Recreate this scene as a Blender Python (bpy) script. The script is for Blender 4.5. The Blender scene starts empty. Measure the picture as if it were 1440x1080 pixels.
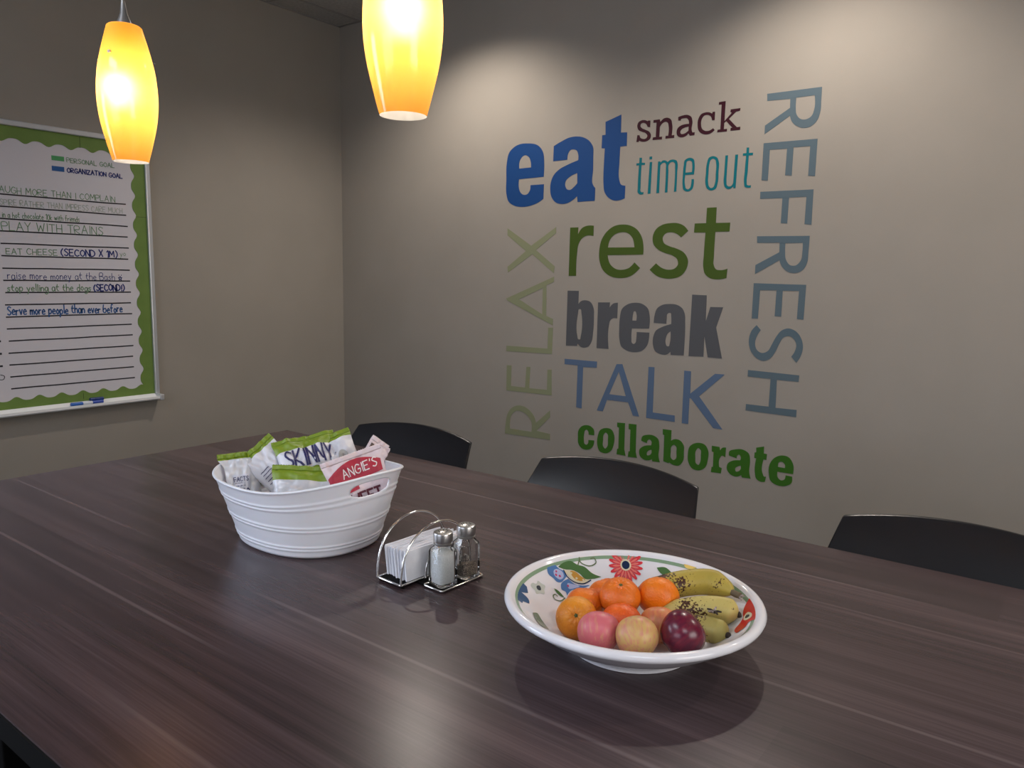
import bpy, bmesh, math, random
from math import pi, sin, cos, radians, sqrt
from mathutils import Vector, Matrix, noise
from mathutils.geometry import delaunay_2d_cdt

S = bpy.context.scene
COL = S.collection
random.seed(7)

# ------------------------------------------------------------------ camera, world, light, exposure
cam_d = bpy.data.cameras.new('camera'); cam = bpy.data.objects.new('camera', cam_d); COL.objects.link(cam)
cam_d.sensor_fit = 'HORIZONTAL'; cam_d.sensor_width = 36.0; cam_d.lens = 1080.78 / 1440 * 36.0
cam_d.clip_start = 0.02
YAW, PITCH, ROLL = radians(37.204), radians(7.987), radians(1.040)
_f = Vector((-sin(YAW), cos(YAW), 0)); _r = Vector((cos(YAW), sin(YAW), 0)); _u = Vector((0, 0, 1))
f2 = _f*cos(PITCH) - _u*sin(PITCH); u2 = _u*cos(PITCH) + _f*sin(PITCH)
r2 = _r*cos(ROLL) + u2*sin(ROLL); u3 = u2*cos(ROLL) - _r*sin(ROLL)
M = Matrix((r2, u3, -f2)).transposed().to_4x4(); M.translation = Vector((0, 0, 1.27))
cam.matrix_world = M
S.camera = cam
S.view_settings.view_transform = 'Standard'; S.view_settings.look = 'None'
S.view_settings.gamma = 1.0; S.view_settings.use_curve_mapping = False
S.view_settings.exposure = 0.0

w = bpy.data.worlds.new('world'); S.world = w; w.use_nodes = True
bg = w.node_tree.nodes['Background']; bg.inputs[0].default_value = (0.75, 0.85, 1.0, 1); bg.inputs[1].default_value = 0.3

def area(name, loc, size, power, color, rot=(0, 0, 0), spread=180):
    d = bpy.data.lights.new(name, 'AREA'); d.shape = 'RECTANGLE'; d.size, d.size_y = size
    d.energy = power; d.color = color; d.spread = radians(spread)
    o = bpy.data.objects.new(name, d); o.location = loc; o.rotation_euler = rot; COL.objects.link(o); return o
CEIL = 2.693
DOWNLIGHTS = [(-2.54, 2.60), (-0.88, 2.60), (0.78, 2.60)]
for dx, dy in DOWNLIGHTS:
    d = bpy.data.lights.new('downlight_beam', 'SPOT'); d.energy = 60; d.color = (1.0, 0.91, 0.81)
    d.spot_size = radians(138); d.spot_blend = 0.72; d.shadow_soft_size = 0.035
    o = bpy.data.objects.new('downlight_beam', d); o.location = (dx, dy, CEIL - 0.03); COL.objects.link(o)
TROFFERS = [(-1.6, -0.9), (1.0, -0.9)]
for tx, ty in TROFFERS:
    area('troffer_light', (tx, ty, CEIL - 0.02), (1.15, 0.55), 20, (0.86, 0.92, 1.0))
# daylight from the window further along the left wall
area('window_light', (-3.66, -1.35, 1.55), (1.25, 1.25), 46, (0.70, 0.80, 1.0), (0, radians(-90), 0))
# unseen fill lights, added to brighten the left wall and the tub
area('side_fill_light', (2.36, .30, 1.60), (1.15, 1.55), 30, (1.0, .97, .93), (0, radians(90), 0))
area('rear_fill_light', (-1.0, -2.86, 1.50), (2.1, 1.15), 13, (0.76, 0.83, 1.0), (radians(90), 0, 0))

# ------------------------------------------------------------------ materials
def mat(name, color, rough=0.5, metal=0.0, spec=0.5, **kw):
    m = bpy.data.materials.new(name); m.use_nodes = True
    b = m.node_tree.nodes['Principled BSDF']
    b.inputs['Base Color'].default_value = (*color, 1); b.inputs['Roughness'].default_value = rough
    b.inputs['Metallic'].default_value = metal; b.inputs['Specular IOR Level'].default_value = spec
    for k, v in kw.items(): b.inputs[k.replace('_', ' ')].default_value = v
    return m
def N(m, t, **kw):
    n = m.node_tree.nodes.new(t)
    for k, v in kw.items(): setattr(n, k, v)
    return n
def L(m, a, b): m.node_tree.links.new(a, b)
def B(m): return m.node_tree.nodes['Principled BSDF']
def noise_col(m, c1, c2, scale=5, detail=4, stretch=(1, 1, 1), lo=0.35, hi=0.65, bump=0.0, bscale=None, bdist=0.001):
    tc = N(m, 'ShaderNodeTexCoord'); mp = N(m, 'ShaderNodeMapping'); mp.inputs['Scale'].default_value = stretch
    L(m, tc.outputs['Object'], mp.inputs['Vector'])
    nz = N(m, 'ShaderNodeTexNoise'); nz.inputs['Scale'].default_value = scale; nz.inputs['Detail'].default_value = detail
    L(m, mp.outputs[0], nz.inputs['Vector'])
    r = N(m, 'ShaderNodeValToRGB'); r.color_ramp.elements[0].position = lo; r.color_ramp.elements[1].position = hi
    r.color_ramp.elements[0].color = (*c1, 1); r.color_ramp.elements[1].color = (*c2, 1)
    L(m, nz.outputs['Fac'], r.inputs[0]); L(m, r.outputs[0], B(m).inputs['Base Color'])
    if bump:
        n2 = N(m, 'ShaderNodeTexNoise'); n2.inputs['Scale'].default_value = bscale or scale*10; n2.inputs['Detail'].default_value = 3
        L(m, mp.outputs[0], n2.inputs['Vector'])
        bp = N(m, 'ShaderNodeBump'); bp.inputs['Strength'].default_value = bump; bp.inputs['Distance'].default_value = bdist
        L(m, n2.outputs['Fac'], bp.inputs['Height']); L(m, bp.outputs[0], B(m).inputs['Normal'])
    return r

M_wall = mat('wall_paint', (.40, .355, .305), .85, spec=.25); noise_col(M_wall, (.300, .270, .234), (.316, .284, .247), 3, bump=.25, bscale=260, bdist=.0006)
M_ceil = mat('ceiling_tile', (.45, .43, .41), .95, spec=.1); noise_col(M_ceil, (.40, .385, .365), (.48, .465, .44), 60, bump=.4, bscale=300, bdist=.001)
M_tbar = mat('grid_steel', (.30, .28, .26), .5)
M_floor = mat('carpet', (.05, .047, .045), 1.0, spec=.05); noise_col(M_floor, (.004, .0037, .0035), (.010, .009, .0085), 90, bump=.5, bscale=400)
M_base = mat('rubber_base', (.03, .028, .027), .6)
M_black = mat('black_edge', (.004, .0038, .0038), .75, spec=.1)
M_chair = mat('black_bentwood', (.006, .006, .008), .27, spec=.36); noise_col(M_chair, (.006, .006, .008), (.009, .008, .010), 8, stretch=(1, 8, 1), bump=.08, bscale=60)
M_chrome = mat('chrome', (.78, .76, .74), .12, 1.0)
M_steelcap = mat('brushed_steel', (.52, .51, .50), .33, 1.0)
M_alu = mat('brushed_aluminium', (.62, .63, .66), .38, .6)
M_tray = mat('white_metal', (.80, .80, .80), .35)
M_board = mat('whiteboard', (.60, .575, .615), .25, spec=.4)
M_border = mat('green_border_paper', (.115, .20, .028), .6); noise_col(M_border, (.120, .200, .036), (.140, .225, .044), 12)
M_line = mat('black_marker', (.006, .004, .010), .6)
M_tub = mat('white_plastic', (.84, .84, .90), .30, spec=.45, Subsurface_Weight=.05)
M_ceramic = mat('glazed_ceramic', (.76, .745, .78), .12, spec=.5)
M_napkin = mat('napkin_paper', (.80, .80, .85), .95, spec=.1); noise_col(M_napkin, (.78, .78, .83), (.83, .83, .88), 40, bump=.5, bscale=500)
M_salt = mat('salt', (.80, .79, .78), .9); noise_col(M_salt, (.72, .71, .70), (.85, .84, .83), 400, bump=.4, bscale=800)
M_pepper = mat('pepper', (.12, .09, .07), .9); noise_col(M_pepper, (.07, .05, .04), (.55, .43, .34), 600, detail=2, lo=.42, hi=.6, bump=.8, bscale=700)
M_glass = bpy.data.materials.new('clear_glass'); M_glass.use_nodes = True
_b = B(M_glass); _b.inputs['Base Color'].default_value = (.93, .95, .95, 1); _b.inputs['Roughness'].default_value = .02
_b.inputs['Transmission Weight'].default_value = 1.0; _b.inputs['IOR'].default_value = 1.30

# table laminate: grain along X in strips, a few pale seams
M_table = mat('walnut_laminate', (.08, .055, .05), .27, spec=.30)
def build_table_mat(m):
    tc = N(m, 'ShaderNodeTexCoord'); sx = N(m, 'ShaderNodeSeparateXYZ'); L(m, tc.outputs['Object'], sx.inputs[0])
    def noise(sc, stretch, det=4, off=0.0):
        mp = N(m, 'ShaderNodeMapping'); mp.inputs['Scale'].default_value = stretch; mp.inputs['Location'].default_value = (off, off, 0)
        L(m, tc.outputs['Object'], mp.inputs['Vector'])
        n = N(m, 'ShaderNodeTexNoise'); n.inputs['Scale'].default_value = sc; n.inputs['Detail'].default_value = det; n.inputs['Roughness'].default_value = .62
        L(m, mp.outputs[0], n.inputs['Vector']); return n.outputs['Fac']
    def math_(op, a, b=None, c=None):
        n = N(m, 'ShaderNodeMath', operation=op)
        for i, v in enumerate((a, b, c)):
            if v is None: continue
            if isinstance(v, (int, float)): n.inputs[i].default_value = v
            else: L(m, v, n.inputs[i])
        return n.outputs[0]
    grain = noise(1.0, (1.6, 55, 1), 6)
    fine = noise(1.0, (5, 330, 1), 3, 3.1)
    broad = noise(1.0, (.55, 7, 1), 2, 7.7)
    # planks 0.1 m wide, each its own tone
    pl = math_('FLOOR', math_('MULTIPLY', sx.outputs['Y'], 8.2))
    seg = math_('FLOOR', math_('ADD', math_('MULTIPLY', sx.outputs['X'], .9), math_('MULTIPLY', pl, .37)))
    cb = N(m, 'ShaderNodeCombineXYZ'); L(m, pl, cb.inputs[0]); L(m, seg, cb.inputs[1])
    wn = N(m, 'ShaderNodeTexWhiteNoise', noise_dimensions='3D'); L(m, cb.outputs[0], wn.inputs['Vector'])
    t = math_('ADD', math_('MULTIPLY', grain, .55), math_('MULTIPLY', fine, .26))
    t = math_('ADD', t, math_('MULTIPLY', broad, .55))
    t = math_('ADD', t, math_('MULTIPLY', wn.outputs['Value'], .16))
    r = N(m, 'ShaderNodeValToRGB'); L(m, t, r.inputs[0])
    e = r.color_ramp.elements; e[0].position = .50; e[0].color = (.026, .0170, .0185, 1); e[1].position = 1.05 if False else 1.0; e[1].color = (.105, .070, .074, 1)
    x = r.color_ramp.elements.new(.74); x.color = (.055, .0355, .0385, 1)
    col = r.outputs[0]
    for (y0, x0, x1, sgn) in SEAMS:
        # pale narrow streak in the print, fading out at both ends
        dy = math_('ABSOLUTE', math_('SUBTRACT', sx.outputs['Y'], y0))
        a = N(m, 'ShaderNodeMapRange'); a.inputs[1].default_value = .0045; a.inputs[2].default_value = .0015; L(m, dy, a.inputs[0])
        bx = N(m, 'ShaderNodeMapRange', interpolation_type='SMOOTHSTEP'); bx.inputs[1].default_value = x0 - .1; bx.inputs[2].default_value = x0 + .1; L(m, sx.outputs['X'], bx.inputs[0])
        cx = N(m, 'ShaderNodeMapRange', interpolation_type='SMOOTHSTEP'); cx.inputs[1].default_value = x1 + .15; cx.inputs[2].default_value = x1 - .15; L(m, sx.outputs['X'], cx.inputs[0])
        k = math_('MULTIPLY', math_('MULTIPLY', a.outputs[0], bx.outputs[0]), math_('MULTIPLY', cx.outputs[0], sgn))
        mx = N(m, 'ShaderNodeMix', data_type='RGBA'); L(m, k, mx.inputs[0]); L(m, col, mx.inputs[6]); mx.inputs[7].default_value = (.150, .112, .116, 1)
        col = mx.outputs[2]
    L(m, col, B(m).inputs['Base Color'])
    bp = N(m, 'ShaderNodeBump'); bp.inputs['Strength'].default_value = .12; bp.inputs['Distance'].default_value = .0004
    L(m, fine, bp.inputs['Height']); L(m, bp.outputs[0], B(m).inputs['Normal'])
SEAMS = [(.545, -2.1, -.95, .55), (.690, -1.0, -.1, .6), (.717, -2.1, -1.5, .5), (.957, -2.1, -1.7, .4), (1.345, -1.6, -.2, .6), (.940, -.85, .3, .45), (1.24, -1.0, .6, .3), (.40, -.9, .8, .3)]
build_table_mat(M_table)

# lamp glass: orange cased glass, white on its inner face, lit by the bulb inside
M_shade = bpy.data.materials.new('orange_cased_glass'); M_shade.use_nodes = True
def build_shade(m):
    nt = m.node_tree; nt.nodes.remove(B(m)); out = nt.nodes['Material Output']
    g = N(m, 'ShaderNodeNewGeometry')
    tr = N(m, 'ShaderNodeBsdfTranslucent'); tr.inputs[0].default_value = (1.0, .30, .010, 1)
    gl = N(m, 'ShaderNodeBsdfGlossy'); gl.inputs[0].default_value = (1, 1, 1, 1); gl.inputs['Roughness'].default_value = .12
    rf = N(m, 'ShaderNodeBsdfRefraction'); rf.inputs[0].default_value = (1.0, .70, .26, 1); rf.inputs['Roughness'].default_value = 1.0; rf.inputs['IOR'].default_value = 1.42
    df = N(m, 'ShaderNodeBsdfDiffuse'); df.inputs[0].default_value = (.75, .30, .015, 1)
    a = N(m, 'ShaderNodeMixShader'); a.inputs[0].default_value = .25; tf = N(m, 'ShaderNodeMixShader'); tf.inputs[0].default_value = .30; L(m, tr.outputs[0], tf.inputs[1]); L(m, rf.outputs[0], tf.inputs[2]); L(m, tf.outputs[0], a.inputs[1]); L(m, df.outputs[0], a.inputs[2])
    b = N(m, 'ShaderNodeMixShader'); b.inputs[0].default_value = .04; L(m, a.outputs[0], b.inputs[1]); L(m, gl.outputs[0], b.inputs[2])
    w = N(m, 'ShaderNodeBsdfDiffuse'); w.inputs[0].default_value = (.55, .52, .48, 1)
    c = N(m, 'ShaderNodeMixShader'); L(m, g.outputs['Backfacing'], c.inputs[0]); L(m, b.outputs[0], c.inputs[1]); L(m, w.outputs[0], c.inputs[2])
    L(m, c.outputs[0], out.inputs['Surface'])
build_shade(M_shade)
def emit(name, c, s):
    m = bpy.data.materials.new(name); m.use_nodes = True; b = B(m)
    b.inputs['Emission Color'].default_value = (*c, 1); b.inputs['Emission Strength'].default_value = s; b.inputs['Base Color'].default_value = (.8, .8, .8, 1); return m

# ------------------------------------------------------------------ mesh helpers
def link(name, me, parent=None, loc=(0, 0, 0)):
    o = bpy.data.objects.new(name, me); COL.objects.link(o); o.location = loc
    if parent: o.parent = parent
    return o
def obj(name, bm, m, parent=None, smooth=False, mods=None, loc=(0, 0, 0)):
    me = bpy.data.meshes.new(name)
    bmesh.ops.recalc_face_normals(bm, faces=bm.faces[:]) if mods != 'raw' else None
    bm.to_mesh(me); bm.free()
    for mm in (m if isinstance(m, (list, tuple)) else [m]): me.materials.append(mm)
    if smooth:
        me.polygons.foreach_set('use_smooth', [True]*len(me.polygons))
        try: me.set_sharp_from_angle(angle=radians(smooth if smooth is not True else 50))
        except Exception: pass
    return link(name, me, parent, loc)
def tag(o, label, cat, group=None, kind=None):
    if label: o['label'] = label
    if cat: o['category'] = cat
    if group: o['group'] = group
    if kind: o['kind'] = kind
    return o
def thing(name, label, cat, loc=(0, 0, 0), rotz=0, group=None):
    o = bpy.data.objects.new(name, None); COL.objects.link(o); o.empty_display_size = .05
    o.location = loc; o.rotation_euler = (0, 0, rotz); return tag(o, label, cat, group)
def copy_tree(o, parent=None):
    c = o.copy(); COL.objects.link(c); c.parent = parent
    for ch in o.children: copy_tree(ch, c)
    return c
def box(bm, lo, hi, bevel=0, seg=2):
    r = bmesh.ops.create_cube(bm, size=1.0); vs = r['verts']
    for v in vs: v.co = Vector((lo[i] + (v.co[i] + .5)*(hi[i] - lo[i]) for i in range(3)))
    if bevel:
        es = list({e for v in vs for e in v.link_edges})
        bmesh.ops.bevel(bm, geom=es, offset=bevel, segments=seg, affect='EDGES', profile=.5)
def bx(lo, hi, bevel=0, seg=2):
    bm = bmesh.new(); box(bm, lo, hi, bevel, seg); return bm
def loft(bm, rings, close=True, cap0=False, cap1=False):
    R = [[bm.verts.new(p) for p in r] for r in rings]; n = len(R[0])
    for a, b in zip(R, R[1:]):
        for i in range(n if close else n - 1):
            j = (i + 1) % n; bm.faces.new((a[i], a[j], b[j], b[i]))
    if cap0: bm.faces.new(list(reversed(R[0])))
    if cap1: bm.faces.new(R[-1])
    return R
def lathe(bm, prof, n=64, c=(0, 0, 0)):
    rings = []
    for r, z in prof:
        rings.append([(c[0] + r*cos(2*pi*k/n), c[1] + r*sin(2*pi*k/n), c[2] + z) for k in range(n)])
    return loft(bm, rings)
def tube(bm, pts, r, n=8, caps=True):
    pts = [Vector(p) for p in pts]; rings = []; prev = None
    for i, p in enumerate(pts):
        t = (pts[min(i+1, len(pts)-1)] - pts[max(i-1, 0)]).normalized()
        if prev is None: a = t.orthogonal().normalized()
        else: a = (prev - t*prev.dot(t)).normalized()
        prev = a; b = t.cross(a); rr = r(i/(len(pts)-1)) if callable(r) else r
        rings.append([p + a*rr*cos(2*pi*k/n) + b*rr*sin(2*pi*k/n) for k in range(n)])
    loft(bm, rings, cap0=caps, cap1=caps)
def catmull(P, closed=True, sub=6):
    # P: list of (x, y, corner)
    n = len(P); out = []
    rng = range(n if closed else n - 1)
    for i in rng:
        p1, p2 = P[i], P[(i+1) % n]
        if closed: p0, p3 = P[(i-1) % n], P[(i+2) % n]
        else: p0, p3 = P[max(i-1, 0)], P[min(i+2, n-1)]
        v1, v2 = Vector(p1[:2]), Vector(p2[:2])
        d = (v2 - v1).length
        if p1[2] and p2[2]: out.append(tuple(v1)); continue
        def tan(pa, pb, pc):
            a, b, c = Vector(pa[:2]), Vector(pb[:2]), Vector(pc[:2])
            l1, l2 = max((b-a).length, 1e-9), max((c-b).length, 1e-9)
            t = ((b-a)/l1*l2 + (c-b)/l2*l1)/(l1+l2); return t
        t1 = tan(p0, p1, p2)*d if not p1[2] else None
        t2 = tan(p1, p2, p3)*d if not p2[2] else None
        if t1 is None: t1 = (v2 - v1)*1.5 - t2*.5
        if t2 is None: t2 = (v2 - v1)*1.5 - t1*.5
        for k in range(sub):
            s = k/sub; h = s*s*s; q = s*s
            out.append(tuple(v1*(2*h-3*q+1) + t1*(h-2*q+s) + v2*(-2*h+3*q) + t2*(h-q)))
    if not closed: out.append(tuple(P[-1][:2]))
    return out
def parse(s, k=1e-4):
    P = []
    for tok in s.split(','):
        c = tok.endswith('!'); x, y = tok.rstrip('!').split(); P.append((float(x)*k, float(y)*k, c))
    return P
def inside(p, loops):
    c = False
    for l in loops:
        j = len(l) - 1
        for i in range(len(l)):
            if (l[i][1] > p[1]) != (l[j][1] > p[1]) and p[0] < (l[j][0]-l[i][0])*(p[1]-l[i][1])/(l[j][1]-l[i][1]) + l[i][0]: c = not c
            j = i
    return c
def tri_fill(loops, extra=()):
    V = []; E = []
    for l in loops:
        b = len(V); V += [Vector(p) for p in l]; E += [(b+i, b+(i+1) % len(l)) for i in range(len(l))]
    V += [Vector(p) for p in extra]
    v, e, f, *_ = delaunay_2d_cdt(V, E, [], 0, 1e-7)
    F = [t for t in f if inside(((v[t[0]].x+v[t[1]].x+v[t[2]].x)/3, (v[t[0]].y+v[t[1]].y+v[t[2]].y)/3), loops)]
    return v, F
def sheet(loops, f, g=None, extra=()):
    """flat shape mapped by f to its front face; with g also a skirt back to g"""
    v, F = tri_fill(loops, extra); bm = bmesh.new()
    A = [bm.verts.new(f(p.x, p.y)) for p in v]
    for t in F:
        try: bm.faces.new([A[i] for i in t])
        except ValueError: pass
    if g:
        for l in loops:
            a = [bm.verts.new(f(*p)) for p in l]; b = [bm.verts.new(g(*p)) for p in l]; n = len(l)
            for i in range(n): bm.faces.new((a[i], a[(i+1) % n], b[(i+1) % n], b[i]))
    return bm

# one-line lettering for handwriting and small print
GL = {
'A':[[(0,0),(.3,1),(.6,0)],[(.12,.38),(.48,.38)]],'B':[[(0,0),(0,1),(.4,.95),(.42,.6),(0,.52),(.5,.4),(.48,.05),(0,0)]],
'C':[[(.55,.85),(.3,1),(.03,.65),(.05,.25),(.3,0),(.58,.15)]],'D':[[(0,0),(0,1),(.4,.85),(.55,.5),(.4,.12),(0,0)]],
'E':[[(.5,1),(0,1),(0,0),(.52,0)],[(0,.52),(.42,.52)]],'F':[[(.5,1),(0,1),(0,0)],[(0,.52),(.42,.52)]],'G':[[(.55,.85),(.3,1),(.03,.6),(.08,.15),(.35,0),(.58,.2),(.58,.45),(.35,.45)]],
'H':[[(0,0),(0,1)],[(.52,0),(.52,1)],[(0,.5),(.52,.5)]],'I':[[(.1,0),(.1,1)]],'K':[[(0,0),(0,1)],[(.5,1),(0,.45),(.55,0)]],
'L':[[(0,1),(0,0),(.5,0)]],'M':[[(0,0),(.08,1),(.35,.35),(.62,1),(.7,0)]],'N':[[(0,0),(0,1),(.52,0),(.52,1)]],
'O':[[(.3,1),(.05,.75),(.03,.3),(.3,0),(.56,.3),(.54,.75),(.3,1)]],'P':[[(0,0),(0,1),(.42,.92),(.45,.58),(0,.5)]],
'R':[[(0,0),(0,1),(.42,.92),(.45,.58),(0,.5),(.52,0)]],'S':[[(.5,.88),(.25,1),(.05,.78),(.25,.55),(.5,.3),(.28,0),(.02,.12)]],
'T':[[(0,1),(.56,1)],[(.28,1),(.28,0)]],'U':[[(0,1),(.02,.25),(.28,0),(.52,.25),(.54,1)]],'W':[[(0,1),(.15,0),(.36,.7),(.56,0),(.74,1)]],
'X':[[(0,1),(.5,0)],[(.5,1),(0,0)]],'Y':[[(0,1),(.27,.5),(.54,1)],[(.27,.5),(.27,0)]],'Z':[[(0,1),(.5,1),(0,0),(.54,0)]],
'a':[[(.42,.5),(.18,.58),(.02,.3),(.15,0),(.4,.15),(.42,.55),(.46,0)]],'b':[[(0,1),(0,0),(.3,0),(.42,.3),(.25,.55),(0,.4)]],
'c':[[(.4,.48),(.2,.58),(.02,.3),(.15,0),(.42,.08)]],'d':[[(.42,1),(.42,0)],[(.42,.4),(.2,.56),(.02,.28),(.15,0),(.42,.12)]],
'e':[[(.03,.3),(.42,.34),(.25,.58),(.03,.35),(.12,.02),(.42,.06)]],'f':[[(.4,.95),(.22,1),(.15,.8),(.15,0)],[(0,.55),(.36,.55)]],
'g':[[(.42,.5),(.18,.58),(.02,.3),(.15,.02),(.4,.2),(.42,.55),(.42,-.25),(.2,-.4),(.02,-.28)]],'h':[[(0,1),(0,0)],[(0,.35),(.22,.56),(.4,.4),(.4,0)]],
'i':[[(.08,.55),(.08,0)],[(.08,.74),(.09,.80)]],'k':[[(0,1),(0,0)],[(.36,.55),(0,.25),(.4,0)]],'l':[[(.08,1),(.08,0)]],
'm':[[(0,.55),(0,0)],[(0,.35),(.17,.56),(.28,.4),(.28,0)],[(.28,.35),(.45,.56),(.56,.4),(.56,0)]],'n':[[(0,.55),(0,0)],[(0,.35),(.2,.56),(.36,.4),(.36,0)]],
'o':[[(.2,.57),(.02,.3),(.2,0),(.4,.28),(.2,.57)]],'p':[[(0,.55),(0,-.35)],[(0,.4),(.25,.56),(.42,.3),(.25,0),(0,.1)]],
'r':[[(0,.55),(0,0)],[(0,.3),(.15,.52),(.32,.5)]],'s':[[(.36,.5),(.15,.56),(.05,.42),(.32,.2),(.2,0),(.0,.06)]],
't':[[(.18,.9),(.18,.08),(.34,.02)],[(0,.58),(.36,.58)]],'u':[[(0,.55),(.04,.08),(.2,0),(.38,.2)],[(.4,.55),(.4,0)]],
'v':[[(0,.55),(.2,0),(.4,.55)]],'w':[[(0,.55),(.14,0),(.3,.45),(.46,0),(.6,.55)]],'y':[[(0,.55),(.2,.05)],[(.42,.55),(.08,-.38)]],
'(':[[(.28,1.1),(.08,.75),(.06,.3),(.26,-.1)]],')':[[(.04,1.1),(.24,.75),(.26,.3),(.06,-.1)]],'!':[[(.12,1),(.1,.3)],[(.1,.08),(.1,0)]],
"'":[[(.1,1),(.06,.8)]],'1':[[(0,.8),(.16,1),(.16,0)]],'0':[[(.25,1),(.03,.7),(.05,.2),(.25,0),(.46,.25),(.45,.75),(.25,1)]],
'*':[[(.1,0),(.3,.6),(.5,0),(0,.4),(.6,.4),(.1,0)],[(.1,.7),(.12,.85)],[(.5,.7),(.48,.85)]],
}
def text_strokes(s, jit=0.0, rnd=None):
    """strokes in units of cap height, and the total width"""
    x = 0; out = []
    for ch in s:
        if ch == ' ': x += .42; continue
        g = GL[ch]; wmax = max(p[0] for st in g for p in st)
        dy = (rnd.uniform(-jit, jit) if rnd else 0); sc = 1 + (rnd.uniform(-jit, jit) if rnd else 0)
        for st in g:
            P = [(x + px, dy + py*sc, len(st) == 2 or ch in 'AEHKLMNTVWXYZvwk') for px, py in st]
            out.append(catmull(P, False, 4) if len(st) > 2 and ch not in 'AEHKLMNTWXYZvw' else [p[:2] for p in P])
        x += wmax + .18
    return out, x - .18
def ribbon(bm, pts, wd, f):
    pts = [Vector(p) for p in pts]; n = len(pts)
    for i in range(1, n-1):        # break the stroke at hairpins so that it keeps its width
        a, b = pts[i]-pts[i-1], pts[i+1]-pts[i]
        if a.length > 1e-9 and b.length > 1e-9 and a.normalized().dot(b.normalized()) < .55:
            ribbon(bm, pts[:i+1], wd, f); ribbon(bm, pts[i:], wd, f); return
    L_, R_ = [], []
    for i, p in enumerate(pts):
        t = pts[min(i+1, n-1)] - pts[max(i-1, 0)]
        if t.length < 1e-9: t = Vector((1, 0))
        t.normalize(); q = Vector((-t.y, t.x))*wd/2
        e = t*wd*.35*(-1 if i == 0 else 1 if i == n-1 else 0)
        L_.append(bm.verts.new(f(*(p + q + e)))); R_.append(bm.verts.new(f(*(p - q + e))))
    for i in range(n-1): bm.faces.new((L_[i], R_[i], R_[i+1], L_[i+1]))
def write(name, s, f, width, height, wd, m, parent, jit=0.0, rnd=None):
    """f(u, v) -> 3D, u 0..width, v 0..height; wd stroke width in metres"""
    W = text_strokes(s)[1]; sx = width/W; x = 0
    for wrd in s.split(' '):           # every written word is a piece of its own
        st, ww = text_strokes(wrd, jit, rnd); bm = bmesh.new()
        for l in st: ribbon(bm, [((x+p[0])*sx, p[1]*height) for p in l], wd, f)
        obj(name, bm, m, parent); x += ww + .18 + .42

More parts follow.
